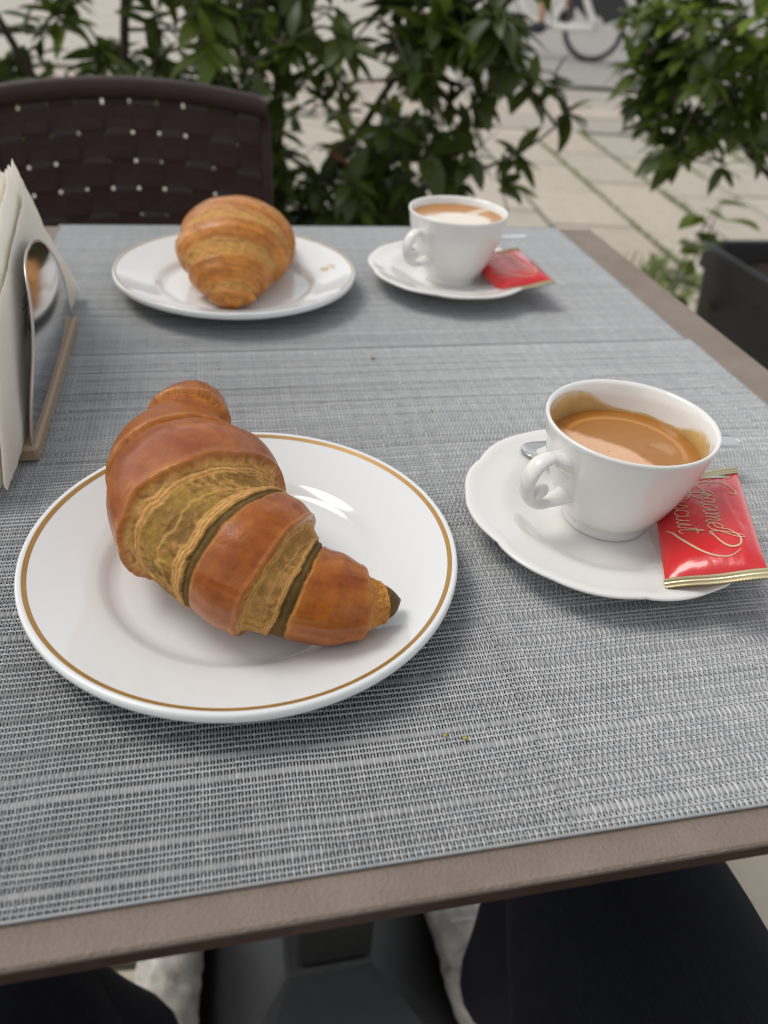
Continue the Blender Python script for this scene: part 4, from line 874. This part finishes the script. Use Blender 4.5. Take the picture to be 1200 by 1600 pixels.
# ================================================================== BICYCLE AND CYCLIST
HUB = np.array([4.105, 8.722, .335]); hd = np.array([-.87, .49, 0]); hd /= np.linalg.norm(hd); sdv = np.array([-hd[1], hd[0], 0])
def bp(f, z, s=0.0): return HUB + hd * f + np.array([0, 0, z - .335]) + sdv * s
bk = empty('bicycle', tuple(bp(.52, 0))); tag(bk, 'white hire bicycle with dark wheels out on the road', 'bicycle')
def wheel(f):
    c = bp(f, .335); a = np.linspace(0, 2 * np.pi, 49)[:-1]; ring = lambda r: np.stack([c + hd * r * math.cos(q) + np.array([0, 0, r * math.sin(q)]) for q in a])
    w_ = bpy.data.objects.new('wheel', None); COL.objects.link(w_); w_.parent = bk; w_.location = Vector(c) - bk.location
    def closed(r, tr_, name, m_):
        b = np.linspace(0, 2 * np.pi, 9)[:-1]; V = np.stack([c + (hd * math.cos(q) + np.array([0, 0, math.sin(q)])) * (r + tr_ * np.cos(b)[:, None]) + sdv * tr_ * np.sin(b)[:, None] for q in a]); o = obj(name, V.reshape(-1, 3) - np.array(c), grid_faces(48, 8, True, True)[:, ::-1], m_, w_)
    closed(.308, .030, 'tyre', M['tyre']); closed(.285, .012, 'rim', M['alloy'])
    sp = MB()
    for k in range(18):
        q = k * 2 * math.pi / 18; e = hd * math.cos(q) + np.array([0, 0, math.sin(q)]); sp.tube([c + e * .03 + sdv * (.03 if k % 2 else -.03), c + e * .28], .0018, 5)
    sp.tube([c - sdv * .05, c + sdv * .05], .03, 10); V = np.concatenate(sp.V) - c; obj('spokes', V, sp.F, M['alloy'], w_)
wheel(0.0); wheel(1.10)
fr = MB()
for sg in (1, -1): fr.tube(catmull([bp(.28, .86, .03 * sg), bp(.10, .52, .05 * sg), bp(.0, .345, .065 * sg), bp(.12, .315, .065 * sg), bp(.46, .300, .055 * sg), bp(.70, .32, .03 * sg)], 30), .036, 10)
fr.tube(catmull([bp(.60, .30), bp(.72, .35), bp(.84, .56), bp(.93, .88)], 14), .048, 12); fr.tube([bp(.46, .30), bp(.34, .60), bp(.26, .86)], .026, 10); fr.tube([bp(.28, .66), bp(.50, .52), bp(.80, .55)], .018, 8)
fr.tube([bp(.93, .84), bp(.97, .66), bp(1.10, .335)], .02, 8); fr.build('frame', M['bike_white'], bk, smooth=True, world=True)
hb_ = MB(); hb_.tube([bp(.93, .86), bp(.91, 1.02)], .016, 8); hb_.tube(catmull([bp(.76, 1.08, .28), bp(.86, 1.06, .22), bp(.91, 1.03, 0), bp(.86, 1.06, -.22), bp(.76, 1.08, -.28)], 18), .013, 8); hb_.build('handlebar', M['bike_black'], bk, smooth=True, world=True)
sd_ = MB(); sd_.tube([bp(.20, .82), bp(.17, .95)], .014, 8); V, F = tube(catmull([bp(.02, .97), bp(.14, .98), bp(.28, .965)], 12), np.interp(np.arange(12), [0, 2, 6, 11], [.04, .09, .06, .02]), 12, asp=.35); sd_.add(V, F); sd_.build('saddle', M['bike_black'], bk, smooth=True, world=True)
cr = MB(); cr.tube([bp(.46, .30, -.09), bp(.46, .30, .09)], .02, 8); cr.tube([bp(.46, .30, .08), bp(.60, .235, .09)], .011, 8); cr.tube([bp(.46, .30, -.08), bp(.32, .365, -.09)], .011, 8); cr.box(bp(.60, .235, .13), (.10, .09, .022)); cr.box(bp(.32, .365, -.13), (.10, .09, .022)); cr.build('crank', M['bike_black'], bk, world=True)
mg = MB(); a = np.linspace(math.radians(35), math.radians(165), 22); P = np.stack([bp(.375 * math.cos(q), .335 + .375 * math.sin(q)) for q in a])
for s in np.linspace(-.035, .035, 6): mg.tube(P + sdv * s, .006, 5)
V = np.stack([P + sdv * .055, P - sdv * .055], 1).reshape(-1, 3); mg.add(V, grid_faces(22, 2)); 
Pi = np.stack([bp(.10 * math.cos(q), .335 + .10 * math.sin(q)) for q in a])
for s in (.05, -.05): mg.add(np.stack([P + sdv * s, Pi + sdv * s], 1).reshape(-1, 3), grid_faces(22, 2))
mg.build('dress_guard', M['bike_black'], bk, world=True)
for f, z, m_, nm in ((-.055, .60, 'sign_blue', 'sticker'), (-.165, .545, 'sign_red', 'reflector')):
    c = bp(f, z, -.056); a = np.linspace(0, 2 * np.pi, 17)[:-1]; V = [c - sdv * .006] + [c + hd * .05 * math.cos(q) + np.array([0, 0, .055 * math.sin(q)]) for q in a]; V += [c - sdv * .012 * 0 + hd * .05 * math.cos(q) + np.array([0, 0, .055 * math.sin(q)]) + sdv * .005 for q in a]
    F = [[0, 1 + i, 1 + (i + 1) % 16] for i in range(16)] + [[1 + i, 17 + i, 17 + (i + 1) % 16, 1 + (i + 1) % 16] for i in range(16)]; obj(nm, V, F, M[m_], bk, False, world=True)

def skin_figure(name, parent, verts, edges, rad, m_, root=0, sub=2):
    me = bpy.data.meshes.new(name); me.from_pydata([tuple(v) for v in verts], edges, []); o = bpy.data.objects.new(name, me); COL.objects.link(o)
    md = o.modifiers.new('Skin', 'SKIN'); md.use_smooth_shade = True
    for i, r_ in enumerate(rad):
        q = me.skin_vertices[0].data[i]; q.radius = (r_, r_) if np.isscalar(r_) else r_; q.use_root = (i == root)
    sb = o.modifiers.new('Sub', 'SUBSURF'); sb.levels = sub; sb.render_levels = sub
    dg = bpy.context.evaluated_depsgraph_get(); ev = o.evaluated_get(dg); m2 = bpy.data.meshes.new_from_object(ev); m2.name = name; bpy.data.objects.remove(o)
    m2.materials.clear(); m2.materials.append(m_); m2.polygons.foreach_set('use_smooth', np.ones(len(m2.polygons), bool))
    o = bpy.data.objects.new(name, m2); COL.objects.link(o); o.parent = parent
    m2.transform(Matrix.Translation(-Vector(parent.location)))
    return o
def shoe(parent, heel, toe, m_up, m_sole, h=.085, wd=.046):
    heel, toe = np.array(heel, float), np.array(toe, float); d = toe - heel; L_ = np.linalg.norm(d); d /= L_; s = np.array([-d[1], d[0], 0]); up = np.array([0, 0, 1.0])
    if abs(d[2]) > .05: s = np.cross(up, d); s /= np.linalg.norm(s); up = np.cross(d, s)
    t = np.linspace(0, 1, 30); w = wd * np.interp(t, [0, .04, .2, .45, .7, .92, 1], [.25, .62, .74, .78, 1.0, .66, .12]); hh = h * np.interp(t, [0, .05, .22, .42, .62, .85, 1], [.6, .98, 1.0, .92, .66, .48, .22])
    a = np.linspace(0, 2 * np.pi, 32, endpoint=False); sx = np.cos(a); sz = np.sin(a)
    V = heel + d * (t[:, None, None] * L_) + s * (w[:, None] * sx)[..., None] + up * ((.020 + hh[:, None] * .5 * (1 + np.where(sz > 0, sz, np.maximum(sz, -.999))) + .0025 * np.sin(t * 60)[:, None] * (sz > .5)))[..., None]
    wr = (fbm(V[..., 0] * 55, V[..., 1] * 55 + V[..., 2] * 40, 41) - .5) * .018 + (np.abs(np.sin(V[..., 1] * 130 + 9 * fbm(V[..., 0] * 30, V[..., 1] * 30, 7))) - .5) * .007
    V = V + up * (wr * (sz > -.2))[..., None] + s * (wr * sx)[..., None] * .5
    F = grid_faces(30, 32, cv=True)[:, ::-1].tolist() + [list(range(32)), [29 * 32 + i for i in range(32)][::-1]]
    o = obj('shoe', V.reshape(-1, 3), F, m_up, parent, True, world=True)
    w2 = w * 1.08 + .002; ol = np.concatenate([heel + d * t[:, None] * L_ + s * w2[:, None], (heel + d * t[:, None] * L_ - s * w2[:, None])[::-1]]); n = len(ol); V = np.concatenate([ol, ol + up * .026])
    F = [[i, (i + 1) % n, n + (i + 1) % n, n + i][::-1] for i in range(n)] + [list(range(n)), [n + i for i in range(n)][::-1]]
    so_ = obj('sole', V, F, m_sole, None, False); so_.parent = o; so_.location = -Vector(parent.location)
    lc = MB()
    for k in range(5):
        q = .36 + .065 * k; z0 = .020 + np.interp(q, t, hh) * .98; ww = np.interp(q, t, w) * .55; c = heel + d * q * L_ + up * z0
        lc.tube(catmull([c - s * ww - up * .008, c + up * .002, c + s * ww - up * .008 + d * .006], 8), .0028, 6)
    l_ = lc.build('lace', m_sole, None, smooth=True); l_.parent = o; l_.location = -Vector(parent.location)

cy = empty('person', tuple(bp(.30, 0))); tag(cy, 'cyclist on the white bicycle with bare lower leg and dark shoe', 'person')
hipL, hipR = bp(.16, .98, .09), bp(.16, .98, -.09)
kneeR, ankR = bp(.52, .80, -.11), bp(.30, .475, -.12); kneeL, ankL = bp(.58, .66, .11), bp(.56, .335, .12)
vs_ = [bp(.15, 1.0), bp(.22, 1.22), bp(.30, 1.45), bp(.33, 1.56), bp(.36, 1.66), bp(.36, 1.80), bp(.32, 1.46, .18), bp(.52, 1.24, .26), bp(.76, 1.10, .28), bp(.32, 1.46, -.18), bp(.52, 1.24, -.26), bp(.76, 1.10, -.28)]
skin_figure('body', cy, vs_, [(0, 1), (1, 2), (2, 3), (3, 4), (4, 5), (2, 6), (6, 7), (7, 8), (2, 9), (9, 10), (10, 11)], [.13, .13, .14, .055, .085, .07, .06, .045, .04, .06, .045, .04], M['shirt'])
skin_figure('leg_skin', cy, [kneeR, (kneeR + ankR) / 2, ankR, bp(.33, .41, -.12)], [(0, 1), (1, 2), (2, 3)], [.058, .052, .034, .03], M['skin']); skin_figure('leg_skin', cy, [kneeL, (kneeL + ankL) / 2, ankL, bp(.58, .28, .12)], [(0, 1), (1, 2), (2, 3)], [.058, .052, .034, .03], M['skin'])
skin_figure('shorts', cy, [bp(.14, 1.0), hipL, hipL * .3 + kneeL * .7, hipR, hipR * .3 + kneeR * .7], [(0, 1), (1, 2), (0, 3), (3, 4)], [.14, .11, .085, .11, .085], M['trouser'])
skin_figure('head', cy, [bp(.36, 1.60), bp(.37, 1.70), bp(.37, 1.80)], [(0, 1), (1, 2)], [.06, .085, .07], M['skin'])
shoe(cy, bp(.24, .375, -.13), bp(.48, .345, -.13), M['shoe_dark'], M['shoe_dark']); shoe(cy, bp(.50, .245, .13), bp(.74, .225, .13), M['shoe_dark'], M['shoe_dark'])

# ================================================================== THE PERSON AT THE TABLE (thighs and shoes in view)
pe = empty('person', (-.04, -.62, 0)); tag(pe, 'seated person in dark navy trousers and off-white sneakers at the near table edge', 'person')
tv = [(-.03, -.80, .52), (.05, -.78, .50), (.128, -.52, .505), (.168, -.250, .508), (.172, -.195, .500), (.172, -.19, .28), (.172, -.17, .12), (-.11, -.78, .50), (-.112, -.50, .503), (-.240, -.258, .505), (-.262, -.225, .488), (-.21, -.20, .28), (-.175, -.16, .12)]
skin_figure('trousers', pe, tv, [(0, 1), (1, 2), (2, 3), (3, 4), (4, 5), (5, 6), (0, 7), (7, 8), (8, 9), (9, 10), (10, 11), (11, 12)], [.15, .12, .114, .080, .064, .054, .048, .12, .098, .084, .074, .056, .048], M['trouser'])
bv = [(-.03, -.82, .60), (-.03, -.86, .85), (-.03, -.88, 1.08), (-.03, -.86, 1.20), (-.14, -.87, 1.08), (-.26, -.75, .90), (-.15, -.58, .97), (.08, -.87, 1.08), (.22, -.75, .90), (.04, -.57, .97)]
skin_figure('upper_body', pe, bv, [(0, 1), (1, 2), (2, 3), (2, 4), (4, 5), (5, 6), (2, 7), (7, 8), (8, 9)], [.15, .15, .16, .06, .075, .05, .036, .075, .05, .036], M['shirt'])
skin_figure('head', pe, [(-.03, -.86, 1.18), (-.03, -.83, 1.30), (-.03, -.85, 1.40)], [(0, 1), (1, 2)], [.058, .085, .075], M['skin'])
skin_figure('hair', pe, [(-.03, -.90, 1.30), (-.03, -.87, 1.42)], [(0, 1)], [.075, .082], M['hair'])
shoe(pe, (.175, -.185, 0), (.172, .095, 0), M['sneaker'], M['sole'], h=.095, wd=.050); shoe(pe, (-.172, -.165, 0), (-.155, .11, 0), M['sneaker'], M['sole'], h=.095, wd=.046)
